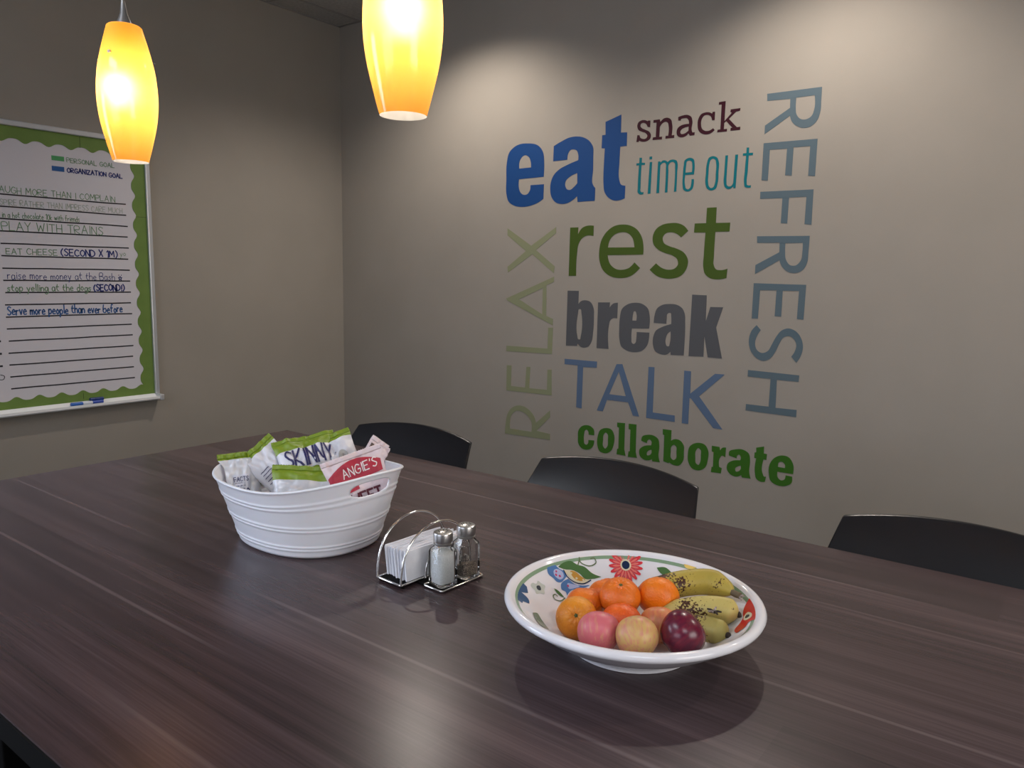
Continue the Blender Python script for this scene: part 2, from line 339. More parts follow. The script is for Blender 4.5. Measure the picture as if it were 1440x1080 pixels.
# ------------------------------------------------------------------ measured outlines (metres x 1e-4)
DECALS = [
  ('eat', [
    ['-22162 17516!,-22159 18216,-22218 18639,-22474 18976,-23194 19177,-23862 19125,-24319 18805,-24452 18285,-24461 17512,-24446 16830,-24299 16433,-23918 16208,-23421 16130,-22935 16169,-22459 16307,-22155 16473!,-22140 17164!,-22949 17161!,-22984 16901,-23131 16742,-23313 16712,-23530 16809,-23638 16983,-23669 17489!', '-23663 18000!,-23630 18394,-23481 18573,-23300 18620,-23087 18519,-22960 18274,-22935 18013!'],
    ['-21625 18210!,-21613 18912!,-21208 19083,-20709 19234,-20323 19244,-19939 19164,-19608 18966,-19428 18729,-19381 18193,-19372 17658,-19357 16986,-19217 16822!,-19227 16252!,-20173 16234!,-20205 16509!,-20443 16337,-20775 16199,-21115 16181,-21433 16273,-21672 16531,-21760 16933,-21723 17257,-21560 17572,-21281 17794,-20834 17974,-20203 18155!,-20213 18435,-20301 18600,-20468 18672,-20662 18652,-20784 18480,-20815 18223!', '-20231 17570!,-20215 17102!,-20408 16930,-20627 16814,-20797 16859,-20899 17025,-20867 17253,-20648 17423'],
    ['-18784 19744!,-17975 19982!,-17966 19201!,-17648 19180!,-17642 18587!,-17976 18585!,-17988 17914,-17964 17128,-17879 16926,-17637 16847!,-17643 16288!,-17875 16224,-18183 16216,-18501 16363,-18722 16640,-18777 16954,-18795 17796,-18773 18577!,-18942 18591!,-18938 19170!,-18761 19175!'],
  ]),
  ('snack', [
    ['-16509 19570!,-16510 19290!,-16631 19310!,-16720 19454,-16844 19508,-16964 19478,-16994 19388,-16907 19287,-16733 19203,-16534 19091,-16454 18937,-16496 18794,-16637 18714,-16806 18695,-16954 18729,-17030 18765!,-17051 18708!,-17160 18717!,-17124 19011!,-17015 18993!,-16971 18887,-16837 18824,-16691 18832,-16623 18931,-16701 19044,-16900 19134,-17075 19227,-17141 19382,-17100 19547,-16947 19624,-16776 19619,-16643 19555!,-16615 19581!'],
    ['-16351 19575!,-16056 19578!,-16027 19459!,-15846 19597,-15682 19605,-15524 19510,-15459 19319,-15458 18845!,-15333 18854!,-15336 18731!,-15746 18735!,-15738 18850!,-15621 18848!,-15618 19252,-15672 19402,-15791 19443,-15952 19368,-16040 19252!,-16044 18837!,-15911 18837!,-15915 18721!,-16363 18732!,-16349 18844!,-16210 18844!,-16207 19456!,-16360 19459!'],
    ['-15186 19577!,-14970 19627,-14744 19619,-14581 19513,-14527 19346,-14537 18963,-14501 18879!,-14399 18881!,-14401 18760!,-14607 18755!,-14680 18855!,-14788 18763,-14968 18718,-15154 18776,-15232 18948,-15194 19108,-15040 19215,-14859 19250,-14679 19248!,-14695 19384,-14781 19486,-14918 19500,-15053 19473,-15069 19422!,-15175 19441!', '-14682 19139!,-14852 19115,-15008 19049,-15062 18952,-15021 18867,-14884 18862,-14751 18923,-14682 18977!'],
    ['-13640 19624!,-13532 19620!,-13534 19284!,-13643 19287!,-13718 19462,-13852 19524,-14004 19512,-14107 19383,-14131 19185,-14062 18978,-13903 18883,-13728 18886,-13581 18963!,-13511 18885!,-13636 18785,-13851 18738,-14052 18784,-14223 18933,-14280 19160,-14262 19399,-14140 19587,-13945 19637,-13770 19618,-13658 19555!'],
    ['-13381 19985!,-13097 19991!,-13101 19200!,-12803 19501!,-12867 19528!,-12861 19636!,-12449 19645!,-12459 19541!,-12624 19521!,-12915 19267!,-12558 18903!,-12412 18908!,-12413 18787!,-12823 18788!,-12821 18897!,-12746 18902!,-13025 19192!,-13105 19122!,-13112 18878!,-12972 18880!,-12974 18774!,-13393 18778!,-13382 18881!,-13262 18885!,-13260 19877!,-13384 19879!'],
  ]),
  ('time out', [
    ['-16971 18020!,-16848 18011!,-16853 17798!,-16691 17786!,-16696 17693!,-16858 17696!,-16863 16736,-16855 16563,-16803 16518,-16705 16522!,-16710 16427!,-16898 16428,-16990 16506,-16999 16700,-16981 17696!,-17114 17697!,-17108 17791!,-16970 17789!'],
    ['-16453 17795!,-16342 17795!,-16359 16432!,-16495 16430!', '-16474 18033!,-16353 18032!,-16353 17914!,-16478 17915!'],
    ['-16050 17791!,-15945 17791!,-15932 17732!,-15828 17816,-15686 17806,-15588 17736!,-15475 17811,-15289 17818,-15171 17768,-15118 17640,-15115 17309,-15117 16463!,-15229 16456!,-15226 17482,-15243 17649,-15330 17718,-15469 17699,-15531 17628,-15535 17336,-15537 16446!,-15660 16444!,-15657 17511,-15664 17658,-15728 17717,-15846 17700,-15936 17615!,-15936 16441!,-16070 16439!'],
    ['-14340 17135!,-14333 17584,-14373 17751,-14513 17834,-14670 17822,-14793 17741,-14823 17537,-14845 17084,-14835 16711,-14784 16521,-14642 16439,-14506 16445,-14375 16541,-14326 16724,-14329 16938!,-14433 16944!,-14444 16730,-14490 16576,-14579 16531,-14681 16578,-14725 16705,-14738 17135!', '-14730 17234!,-14714 17529,-14686 17692,-14574 17725,-14468 17676,-14432 17510,-14435 17240!'],
    ['-13538 17829,-13338 17754,-13255 17588,-13241 17186,-13256 16705,-13331 16487,-13523 16424,-13704 16506,-13789 16694,-13797 17141,-13775 17545,-13688 17780', '-13523 17720,-13407 17659,-13364 17515,-13358 17113,-13374 16711,-13443 16553,-13542 16526,-13634 16604,-13679 16769,-13682 17134,-13661 17537,-13616 17674'],
    ['-12977 17814!,-12867 17813!,-12875 17162,-12873 16763,-12842 16601,-12753 16548,-12649 16571,-12579 16686!,-12555 17813!,-12437 17812!,-12465 16469!,-12558 16466!,-12563 16546!,-12651 16471,-12790 16446,-12923 16525,-12984 16689,-12986 17090'],
    ['-12092 18058!,-11989 18049!,-11984 17839!,-11812 17833!,-11822 17733!,-11986 17737!,-11992 17105,-12006 16673,-11988 16574,-11916 16542,-11822 16553!,-11828 16455!,-11951 16454,-12078 16500,-12116 16640,-12116 17113,-12093 17738!,-12233 17741!,-12231 17835!,-12091 17839!'],
  ]),
  ('rest', [
    ['-20542 15050!,-20084 15051!,-20094 14722!,-19868 15016,-19587 15117,-19234 15108!,-19237 14635!,-19605 14653,-19885 14508,-20056 14240,-20114 13848,-20134 12767!,-20553 12761!'],
    ['-16591 13767!,-16592 14063,-16691 14519,-16966 14894,-17367 15086,-17699 15123,-18099 15075,-18497 14839,-18790 14434,-18890 13962,-18857 13488,-18667 13073,-18277 12793,-17729 12701,-17200 12797,-16725 13166!,-17017 13417!,-17283 13173,-17611 13083,-17949 13109,-18264 13313,-18439 13742!', '-18432 14095!,-18343 14428,-18083 14686,-17751 14778,-17417 14731,-17178 14527,-17048 14096!'],
    ['-14475 14774!,-14790 14501!,-15010 14659,-15288 14730,-15531 14679,-15665 14504,-15604 14280,-15350 14138,-14977 14024,-14604 13829,-14420 13526,-14477 13140,-14704 12860,-15093 12726,-15464 12720,-15845 12816,-16239 13096!,-15935 13382!,-15611 13169,-15297 13105,-15024 13163,-14880 13331,-14922 13553,-15144 13719,-15520 13832,-15871 13991,-16103 14229,-16151 14567,-16008 14873,-15705 15061,-15338 15124,-14911 15096,-14665 14980'],
    ['-13667 15715!,-13240 15725!,-13237 15079!,-12608 15073!,-12620 14710!,-13238 14706!,-13247 13663,-13240 13340,-13132 13152,-12902 13111,-12618 13172!,-12640 12782!,-13021 12722,-13368 12770,-13611 12957,-13696 13228,-13700 13717,-13679 14688!,-14199 14698!,-14184 15077!,-13672 15080!'],
  ]),
  ('break', [
    ['-20589 12055!,-19953 12059!,-19959 11423!,-19804 11575,-19562 11625,-19284 11552,-19103 11279,-19067 10872,-19091 10049,-19146 9692,-19309 9444,-19480 9373,-19689 9370,-19941 9532!,-19958 9417!,-20600 9385!', '-19922 11188,-19811 11192,-19763 11017,-19764 9890,-19808 9738,-19914 9749,-19961 9878,-19958 11009'],
    ['-18856 11549!,-18221 11571!,-18231 11324!,-18041 11520,-17801 11569!,-17803 10844!,-18046 10832,-18186 10710,-18231 10506,-18212 9392!,-18860 9387!'],
    ['-16143 10465!,-16138 11006,-16247 11362,-16505 11547,-16916 11600,-17294 11508,-17574 11282,-17657 10936,-17671 10363,-17645 9905,-17533 9567,-17233 9387,-16814 9344,-16439 9445,-16201 9716,-16124 10057,-16122 10281!,-16761 10272!,-16765 9961,-16802 9777,-16894 9714,-16992 9764,-17020 9945,-17016 10428!', '-17006 10785!,-16987 11080,-16949 11205,-16866 11209,-16804 11088,-16803 10789!'],
    ['-15922 10738!,-15895 11072,-15788 11381,-15523 11555,-15196 11606,-14839 11580,-14567 11429,-14437 11164,-14410 10869,-14401 9374!,-15022 9354!,-15041 9491!,-15232 9349,-15505 9346,-15786 9464,-15910 9735,-15911 10127,-15800 10384,-15505 10566,-15062 10727!,-15079 11054,-15116 11205,-15206 11212,-15281 11154,-15296 10989,-15301 10726!', '-15075 10398!,-15095 9846,-15131 9733,-15234 9737,-15287 9833,-15288 10110,-15219 10279'],
    ['-14138 12049!,-13475 12036!,-13457 10916!,-13280 11548!,-12712 11554!,-12975 10677!,-12640 9377!,-13280 9380!,-13484 10302!,-13479 9391!,-14167 9365!'],
  ]),
  ('TALK', [
    ['-20657 8733!,-18813 8744!,-18816 8448!,-19578 8413!,-19593 6385!,-19904 6406!,-19888 8468!,-20649 8468!'],
    ['-17744 8710!,-17444 8735!,-16460 6379!,-16780 6382!,-17063 6972!,-18192 6967!,-18401 6384!,-18736 6394!', '-17613 8370!,-17190 7249!,-18084 7250!'],
    ['-16083 8725!,-15787 8733!,-15777 6656!,-14689 6649!,-14674 6358!,-16102 6364!'],
    ['-14333 8709!,-14017 8703!,-14000 7712!,-12905 8697!,-12473 8703!,-13581 7644!,-12437 6312!,-12856 6322!,-13953 7511!,-14026 7520!,-14025 6350!,-14331 6345!'],
  ]),
  ('collaborate', [
    ['-18836 5154!,-19140 5144!,-19164 5286,-19260 5377,-19369 5314,-19401 5172,-19408 4847,-19364 4666,-19251 4634,-19161 4721,-19149 4884!,-18827 4907!,-18846 4687,-18995 4479,-19270 4380,-19553 4443,-19720 4638,-19749 4920,-19725 5290,-19563 5498,-19314 5596,-19036 5569,-18865 5431'],
    ['-18219 5599,-17888 5565,-17736 5326,-17736 4892,-17864 4555,-18197 4368,-18507 4440,-18647 4756,-18626 5160,-18511 5456', '-18201 5379,-18091 5315,-18062 5042,-18085 4720,-18206 4599,-18309 4687,-18330 5003,-18305 5269'],
    ['-17595 5949!,-17178 5973!,-17167 4725!,-17084 4424!,-17566 4427!,-17550 4682!,-17481 4709!,-17488 5713!,-17586 5739!'],
    ['-16979 5976!,-16579 5990!,-16562 4678!,-16482 4418!,-16962 4396!,-16939 4658!,-16870 4669!,-16881 5702!,-16977 5720!'],
    ['-16292 5260!,-16259 5457,-15972 5589,-15682 5592,-15446 5459,-15374 5166,-15391 4669,-15312 4399!,-15690 4383!,-15712 4480!,-15874 4400,-16126 4398,-16344 4556,-16373 4823,-16196 5004,-15784 5120!,-15767 5298,-15879 5381,-15984 5305,-15995 5188!', '-15749 4918!,-15896 4858,-15990 4728,-15969 4631,-15844 4651,-15742 4766!'],
    ['-15234 5957!,-14808 5963!,-14808 5476!,-14629 5577,-14351 5542,-14183 5344,-14160 5050,-14185 4635,-14370 4403,-14648 4387,-14853 4474!,-14875 4425!,-15137 4481!,-15148 5690!,-15222 5703!', '-14655 5311,-14549 5252,-14520 4994,-14536 4691,-14644 4614,-14759 4671,-14797 4951,-14771 5219'],
    ['-13499 5578,-13192 5529,-13029 5298,-13021 4898,-13136 4512,-13431 4337,-13742 4388,-13937 4676,-13968 4968,-13895 5350', '-13486 5338,-13384 5280,-13354 5028,-13368 4717,-13445 4586,-13563 4640,-13607 4877,-13594 5211'],
    ['-12870 5540!,-12521 5535!,-12489 5381!,-12373 5529,-12228 5550!,-12239 5117!,-12388 5166,-12491 5019,-12492 4657!,-12371 4619!,-12394 4382!,-12848 4363!,-12831 4600!,-12772 4610!,-12779 5264!,-12863 5287!'],
    ['-12085 5228!,-12074 5409,-11828 5533,-11473 5573,-11217 5436,-11151 5164,-11153 4632,-11081 4382!,-11456 4366!,-11491 4467!,-11685 4361,-11978 4418,-12136 4608,-12114 4864,-11906 5027,-11572 5095!,-11559 5240,-11636 5334,-11726 5270,-11733 5155!', '-11537 4873!,-11676 4807,-11778 4704,-11735 4582,-11594 4628,-11522 4747!'],
    ['-10921 5748!,-10596 5846!,-10590 5547!,-10453 5541!,-10464 5289!,-10588 5290!,-10575 4661,-10514 4567,-10432 4581!,-10465 4350!,-10623 4322,-10838 4425,-10907 4639,-10892 5290!,-10977 5297!,-10977 5529!,-10909 5554!'],
    ['-9335 4876!,-9362 5282,-9552 5545,-9853 5580,-10133 5432,-10317 5125,-10326 4739,-10231 4441,-9971 4300,-9636 4319,-9381 4490,-9367 4768!,-9633 4776!,-9674 4589,-9818 4536,-9945 4632,-9974 4869!', '-9968 5078!,-9934 5278,-9802 5313,-9696 5227,-9679 5071!'],
  ]),
  ('REFRESH', [
    ['-11378 20068!,-9273 20069!,-9270 19599,-9270 19175,-9369 18850,-9571 18657,-9848 18610,-10106 18697,-10343 18920,-10421 19127!,-11391 18518!,-11393 18850!,-10441 19427!,-10451 19769!,-11361 19795!', '-10224 19785!,-9528 19793!,-9509 19262,-9597 19027,-9807 18926,-10030 18980,-10183 19182,-10217 19402'],
    ['-11402 18168!,-9302 18159!,-9301 16751!,-9565 16787!,-9562 17904!,-10198 17908!,-10201 16826!,-10461 16855!,-10452 17879!,-11132 17890!,-11140 16691!,-11397 16719!'],
    ['-11415 16265!,-9322 16254!,-9308 14903!,-9575 14935!,-9572 15985!,-10247 15984!,-10251 14978!,-10507 14998!,-10507 15977!,-11410 15985!'],
    ['-11438 14494!,-9341 14479!,-9347 13842,-9364 13458,-9503 13168,-9814 13022,-10144 13097,-10392 13356,-10463 13533!,-11431 12969!,-11433 13331!,-10490 13847!,-10502 14219!,-11422 14229!', '-10271 14203!,-9588 14209!,-9582 13843,-9623 13522,-9803 13327,-10030 13339,-10208 13553,-10262 13879'],
    ['-11456 12593!,-9347 12570!,-9354 11191!,-9613 11211!,-9605 12317!,-10250 12314!,-10247 11281!,-10508 11282!,-10502 12321!,-11177 12317!,-11192 11149!,-11455 11144!'],
    ['-11230 10876!,-11046 10682!,-11195 10421,-11251 10110,-11144 9843,-10931 9743,-10698 9842,-10547 10124,-10399 10437,-10183 10717,-9925 10812,-9625 10716,-9376 10401,-9302 10076,-9363 9740,-9519 9449!,-9731 9679!,-9603 9922,-9569 10190,-9667 10382,-9872 10502,-10098 10435,-10248 10177,-10392 9830,-10577 9545,-10842 9422,-11159 9520,-11422 9823,-11515 10196,-11436 10612'],
    ['-11475 8989!,-9368 8954!,-9375 8686!,-10250 8689!,-10228 7528!,-9375 7542!,-9375 7243!,-11475 7275!,-11471 7543!,-10515 7543!,-10508 8699!,-11472 8711!'],
  ]),
  ('RELAX', [
    ['-24279 4489!,-24239 5034,-24138 5525,-23888 5881,-23491 6076,-23058 6068,-22698 5907,-22408 5623,-22294 5319!,-21451 6058!,-21441 5716!,-22248 4918!,-21415 4860!,-21406 4556!', '-23959 4802!,-23966 5129,-23879 5497,-23592 5769,-23195 5788,-22833 5628,-22599 5366,-22563 4816!'],
    ['-24231 8113!,-23923 8127!,-23936 7055!,-23026 7060!,-22968 8134!,-22722 8155!,-22763 7058!,-21666 7086!,-21662 8105!,-21412 8127!,-21373 6834!,-24239 6789!'],
    ['-24275 9131!,-21694 9158!,-21677 10201!,-21396 10217!,-21416 8910!,-24283 8840!'],
    ['-24346 11558!,-21406 12713!,-21411 12463!,-21846 12284!,-21820 10779!,-21405 10643!,-21408 10331!,-24261 11453!', '-23519 11542!,-22064 12150!,-22059 10847!'],
    ['-24327 15100!,-22829 14216!,-21356 15099!,-21359 14807!,-22533 14007!,-21384 13214!,-21424 12882!,-22753 13801!,-24258 12885!,-24298 13167!,-23148 13959!,-24333 14758!'],
  ]),
]
MOTIFS = [
  ('fill', 'cobalt', '-1422 -862!,-1551 -619,-1548 -525,-1470 -495!,-1375 -592!,-1390 -736!,-1304 -708,-1198 -804!,-1232 -913!,-1190 -982!,-1254 -1036,-1325 -1000'),
  ('fill', 'pale_sage', '-1507 -148,-1465 -136,-1424 -102,-1373 -186,-1317 -265,-1346 -327,-1352 -419,-1412 -387,-1459 -397,-1504 -286,-1483 -251'),
  ('fill', 'charcoal_paint', '-1454 -253,-1442 -206,-1406 -223,-1382 -289,-1401 -314,-1432 -303'),
  ('fill', 'sky_blue', '-1591 199,-1605 299,-1567 382,-1502 397,-1430 457!,-1366 419!,-1352 316,-1351 232,-1384 173,-1454 165,-1511 140'),
  ('fill', 'lavender', '-1521 274,-1504 373,-1441 405,-1388 363,-1396 244,-1461 224'),
  ('fill', 'rose', '-1505 328,-1488 330,-1484 297,-1503 297'),
  ('fill', 'rose', '-1475 277,-1454 279,-1449 244,-1470 242'),
  ('fill', 'rose', '-1434 321,-1413 323,-1410 287,-1432 285'),
  ('fill', 'sky_blue', '-1325 194,-1339 325,-1325 399!,-1219 422,-1131 513,-1065 610,-1092 509,-1186 262,-1165 122!,-1219 162,-1265 134'),
  ('fill', 'lavender', '-1289 320,-1234 389,-1153 462,-1178 361,-1222 262'),
  ('fill', 'rose', '-1269 309,-1247 309,-1245 273,-1267 273'),
  ('fill', 'leaf_green', '-1525 403!,-1512 578,-1466 678,-1379 719,-1277 793,-1154 806,-1011 871!,-1090 735,-1174 636,-1267 635,-1376 573,-1444 477'),
  ('fill', 'cream_paint', '-1443 448!,-1403 528,-1357 586,-1257 621,-1172 632,-1114 687!,-1123 614,-1162 533,-1241 455,-1340 436'),
  ('fill', 'ochre', '-1380 537,-1321 604,-1244 615,-1160 628,-1190 547,-1273 490'),
  ('fill', 'cream_paint', '-1362 538,-1342 542,-1342 509,-1363 507'),
  ('fill', 'cream_paint', '-1266 543,-1245 545,-1245 512,-1266 510'),
  ('fill', 'cream_paint', '-1185 613,-1165 615,-1166 584,-1188 584'),
  ('line', 'navy_paint', '-1445 447,-1362 413,-1263 432,-1146 535,-1099 692'),
  ('line', 'olive_paint', '-1414 842,-1366 799,-1280 827,-1205 914,-1195 1002,-1247 1024,-1282 975'),
  ('line', 'olive_paint', '-1397 826,-1362 728'),
  ('fill', 'leaf_green', '-1332 17!,-1282 52,-1211 55,-1158 44!,-1226 -4,-1279 -6'),
  ('line', 'olive_paint', '-1152 48,-1152 -98,-1205 -152,-1252 -119,-1247 -52,-1222 -55'),
  ('fill', 'leaf_green', '-363 1475!,-248 1525,-102 1480!,-188 1413,-286 1431'),
  ('fill', 'olive_paint', '-1018 -969!,-1025 -852,-905 -925,-654 -1096!,-701 -1216,-840 -1135'),
  ('fill', 'straw', '-2 1689,178 1703,278 1668,189 1611,54 1612'),
  ('fill', 'poppy', '1369 619!,1290 859,1296 1038!,1428 866,1567 578,1629 386!,1527 422,1517 277,1450 164!,1362 344,1375 483'),
  ('fill', 'cream_paint', '1377 614,1386 713,1472 642,1491 519,1445 506'),
  ('fill', 'charcoal_paint', '1397 615,1407 657,1453 616,1454 568,1430 561'),
]
DAISY = (-0.0805, 0.1271)
BANANAS = [[(-0.491, 0.9484, 0.818), (-0.4677, 0.9729, 0.826), (-0.4423, 1.0057, 0.832), (-0.41, 1.0266, 0.835), (-0.3739, 1.0166, 0.833)], [(-0.4469, 0.9336, 0.804), (-0.4221, 0.9551, 0.812), (-0.396, 0.9714, 0.818), (-0.371, 0.9805, 0.82), (-0.3522, 0.9842, 0.818)], [(-0.4221, 0.9277, 0.796), (-0.3993, 0.9386, 0.802), (-0.3739, 0.9406, 0.806), (-0.3488, 0.9372, 0.807)]]
BAGS = {
  'skinny': ((-1.2254, 0.9479, 0.898), (0.5143, 0.8409, 0.1684), (-0.6914, 0.2903, 0.6616)),
  'left': ((-1.2784, 0.9152, 0.872), (0.2099, 0.748, 0.6297), (-0.671, -0.3582, 0.6492)),
  'panel': ((-1.3192, 0.8541, 0.848), (0.4541, 0.8897, 0.0478), (-0.2863, 0.0949, 0.9534)),
  'green': ((-1.1563, 0.8894, 0.84), (0.7255, 0.6863, -0.0507), (-0.2981, 0.3798, 0.8757)),
  'upper': ((-1.1878, 0.9883, 0.885), (0.5092, 0.7781, 0.3679), (-0.6595, 0.0781, 0.7476)),
  'pink': ((-1.1692, 0.9832, 0.86), (0.8295, 0.5409, -0.1389), (-0.3308, 0.6763, 0.6581)),
  'corner': ((-1.1566, 1.053, 0.866), (0.6911, 0.4705, -0.5486), (0.1757, 0.6269, 0.759)),
  'red': ((-1.0888, 0.9673, 0.858), (0.589, 0.7461, 0.3107), (-0.3687, -0.094, 0.9248)),
  'backleft': ((-1.3898, 0.9492, 0.868), (0.7628, 0.5949, -0.2537), (-0.4039, 0.7445, 0.5316)),
  'backgreen': ((-1.3829, 1.0431, 0.868), (0.6549, 0.7464, 0.1187), (-0.693, 0.5304, 0.4884)),
}
BOARD_TEXT = [
  ('PERSONAL GOAL', 'sage_ink', 0.003, 1.581, 1.787, 1.7325, 0.019),
  ('ORGANIZATION GOAL', 'navy_ink', 0.0045, 1.58, 1.821, 1.6893, 0.019),
  ('LAUGH MORE THAN I COMPLAIN', 'sage_ink', 0.0028, 1.288, 1.782, 1.577, 0.026),
  ('INSPIRE RATHER THAN IMPRESS CARE MUCH', 'pale_ink', 0.0025, 1.285, 1.813, 1.527, 0.024),
  ('run in a hot chocolate 10k with friends', 'sage_ink', 0.0026, 1.276, 1.619, 1.476, 0.024),
  ('PLAY WITH TRAINS', 'sage_ink', 0.0032, 1.309, 1.719, 1.424, 0.036),
  ('EAT CHEESE', 'sage_ink', 0.003, 1.316, 1.517, 1.324, 0.024),
  ('(SECOND X 1M)', 'navy_ink', 0.005, 1.532, 1.779, 1.324, 0.029),
  ('yo', 'sage_ink', 0.0022, 1.792, 1.819, 1.331, 0.024),
  ('raise more money at the Bash *', 'navy_ink', 0.0026, 1.315, 1.796, 1.219, 0.032),
  ('stop yelling at the dogs', 'sage_ink', 0.0038, 1.311, 1.651, 1.169, 0.03),
  ('(SECOND!)', 'navy_ink', 0.0058, 1.664, 1.804, 1.169, 0.027),
  ('Serve more people than ever before', 'blue_ink', 0.005, 1.305, 1.789, 1.068, 0.036),
]

# ------------------------------------------------------------------ the room
X0, X1, Y0, Y1 = -3.7, 2.4, -2.9, 3.145
T = .12
def struct(name, bm, m, parent=None, **k): return tag(obj(name, bm, m, parent, **k), None, None, kind='structure')
struct('wall_back', bx((X0, Y1, 0), (X1, Y1+T, CEIL)), M_wall)
def holed(name, ax, c0, c1, lo, hi, a, b, z0, z1):
    # wall slab between c0 and c1 on the other axis, running lo..hi, with an opening a..b, z0..z1
    bm = bmesh.new()
    for p, q, r, t in ((lo, a, 0, CEIL), (b, hi, 0, CEIL), (a, b, 0, z0), (a, b, z1, CEIL)):
        box(bm, (c0, p, r), (c1, q, t)) if ax == 'y' else box(bm, (p, c0, r), (q, c1, t))
    return struct(name, bm, M_wall)
def glazed(name, ax, c, s, a, b, z0, z1, m):  # framed glowing pane, added out of view to go with a fill light
    sw = (lambda lo, hi: bx((lo[0], lo[1], lo[2]), (hi[0], hi[1], hi[2]), .003)) if ax == 'y' else (lambda lo, hi: bx((lo[1], lo[0], lo[2]), (hi[1], hi[0], hi[2]), .003))
    def pc(lo, hi):
        l = [min(lo[k], hi[k]) for k in range(3)]; h = [max(lo[k], hi[k]) for k in range(3)]; return sw(l, h)
    w = struct(name, pc((c+s*.08, a+.05, z0+.05), (c+s*.09, b-.05, z1-.05)), m)
    for l, h in (((c-s*.008, a, z0), (c+s*.10, a+.05, z1)), ((c-s*.008, b-.05, z0), (c+s*.10, b, z1)), ((c-s*.008, a+.05, z0), (c+s*.10, b-.05, z0+.05)), ((c-s*.008, a+.05, z1-.05), (c+s*.10, b-.05, z1))):
        obj('pane_frame', pc(l, h), M_tray, w)
    return w
holed('wall_right', 'y', X1, X1+T, Y0, Y1+T, -.55, 1.15, .95, 2.25)
holed('wall_front', 'x', Y0-T, Y0, X0-T, X1+T, -2.15, .15, .85, 2.15)
glazed('side_fill_pane', 'y', X1, 1, -.55, 1.15, .95, 2.25, emit('side_fill_glow', (1.0, .97, .93), 1.0))  # unseen glowing pane, added as fill towards the left wall
glazed('rear_fill_pane', 'x', Y0, -1, -2.15, .15, .85, 2.15, emit('rear_fill_glow', (.78, .85, 1.0), 1.2))  # unseen glowing pane, added as fill for the tub front
# left wall with the window opening (outside the frame)
bm = bmesh.new(); WY0, WY1, WZ0, WZ1 = -2.1, -.6, .85, 2.25
for lo, hi in (((X0-T, Y0, 0), (X0, WY0, CEIL)), ((X0-T, WY1, 0), (X0, Y1+T, CEIL)), ((X0-T, WY0, 0), (X0, WY1, WZ0)), ((X0-T, WY0, WZ1), (X0, WY1, CEIL))): box(bm, lo, hi)
struct('wall_left', bm, M_wall)
wf = struct('window_1', bx((X0-.09, WY0, WZ0), (X0-.08, WY1, WZ1)), emit('bright_daylight_pane', (.72, .82, 1.0), 1.6))
bm = bmesh.new()
for lo, hi in (((X0-.10, WY0, WZ0), (X0+.01, WY0+.05, WZ1)), ((X0-.10, WY1-.05, WZ0), (X0+.01, WY1, WZ1)), ((X0-.10, WY0+.05, WZ0), (X0+.01, WY1-.05, WZ0+.05)), ((X0-.10, WY0+.05, WZ1-.05), (X0+.01, WY1-.05, WZ1))): box(bm, lo, hi, .004)
obj('pane_frame', bm, M_tray, wf)
struct('floor', bx((X0-T, Y0-T, -.08), (X1+T, Y1+T, 0)), M_floor)
struct('baseboard_back', bx((X0, Y1-.008, 0), (X1, Y1, .10), .002), M_base)
struct('baseboard_left', bx((X0, Y0, 0), (X0+.008, Y1-.008, .10), .002), M_base)
ceil = struct('ceiling', bx((X0-T, Y0-T, CEIL+.012), (X1+T, Y1+T, CEIL+.10)), M_ceil)
gx = [X0, X0+.180]; 
while gx[-1] < X1: gx.append(min(gx[-1]+.61, X1))
gy = [Y1, Y1-.50]
while gy[-1] > Y0: gy.append(max(gy[-1]-.61, Y0))
tile_mesh = {}
for i in range(len(gx)-1):
    for j in range(len(gy)-1):
        sx, sy = gx[i+1]-gx[i]-.018, gy[j]-gy[j+1]-.018
        if sx < .03 or sy < .03: continue
        key = (round(sx, 3), round(sy, 3))
        if key not in tile_mesh:
            t = obj('ceiling_tile', bx((-sx/2, -sy/2, 0), (sx/2, sy/2, .012), .003, 1), M_ceil, ceil); tile_mesh[key] = t.data
        else: t = link('ceiling_tile', tile_mesh[key], ceil)
        t.location = ((gx[i]+gx[i+1])/2, (gy[j]+gy[j+1])/2, CEIL+.002)
for x in gx[1:-1]: obj('grid_bar', bx((x-.006, Y0, CEIL), (x+.006, Y1, CEIL+.011)), M_tbar, ceil)
for y in gy[1:-1]: obj('grid_bar', bx((X0, y-.006, CEIL+.0005), (X1, y+.006, CEIL+.0115)), M_tbar, ceil)
obj('wall_angle', bx((X0, Y1-.022, CEIL-.001), (X1, Y1, CEIL+.010)), M_tbar, ceil)
obj('wall_angle', bx((X0, Y0, CEIL-.001), (X0+.010, Y1, CEIL+.010)), M_tbar, ceil)

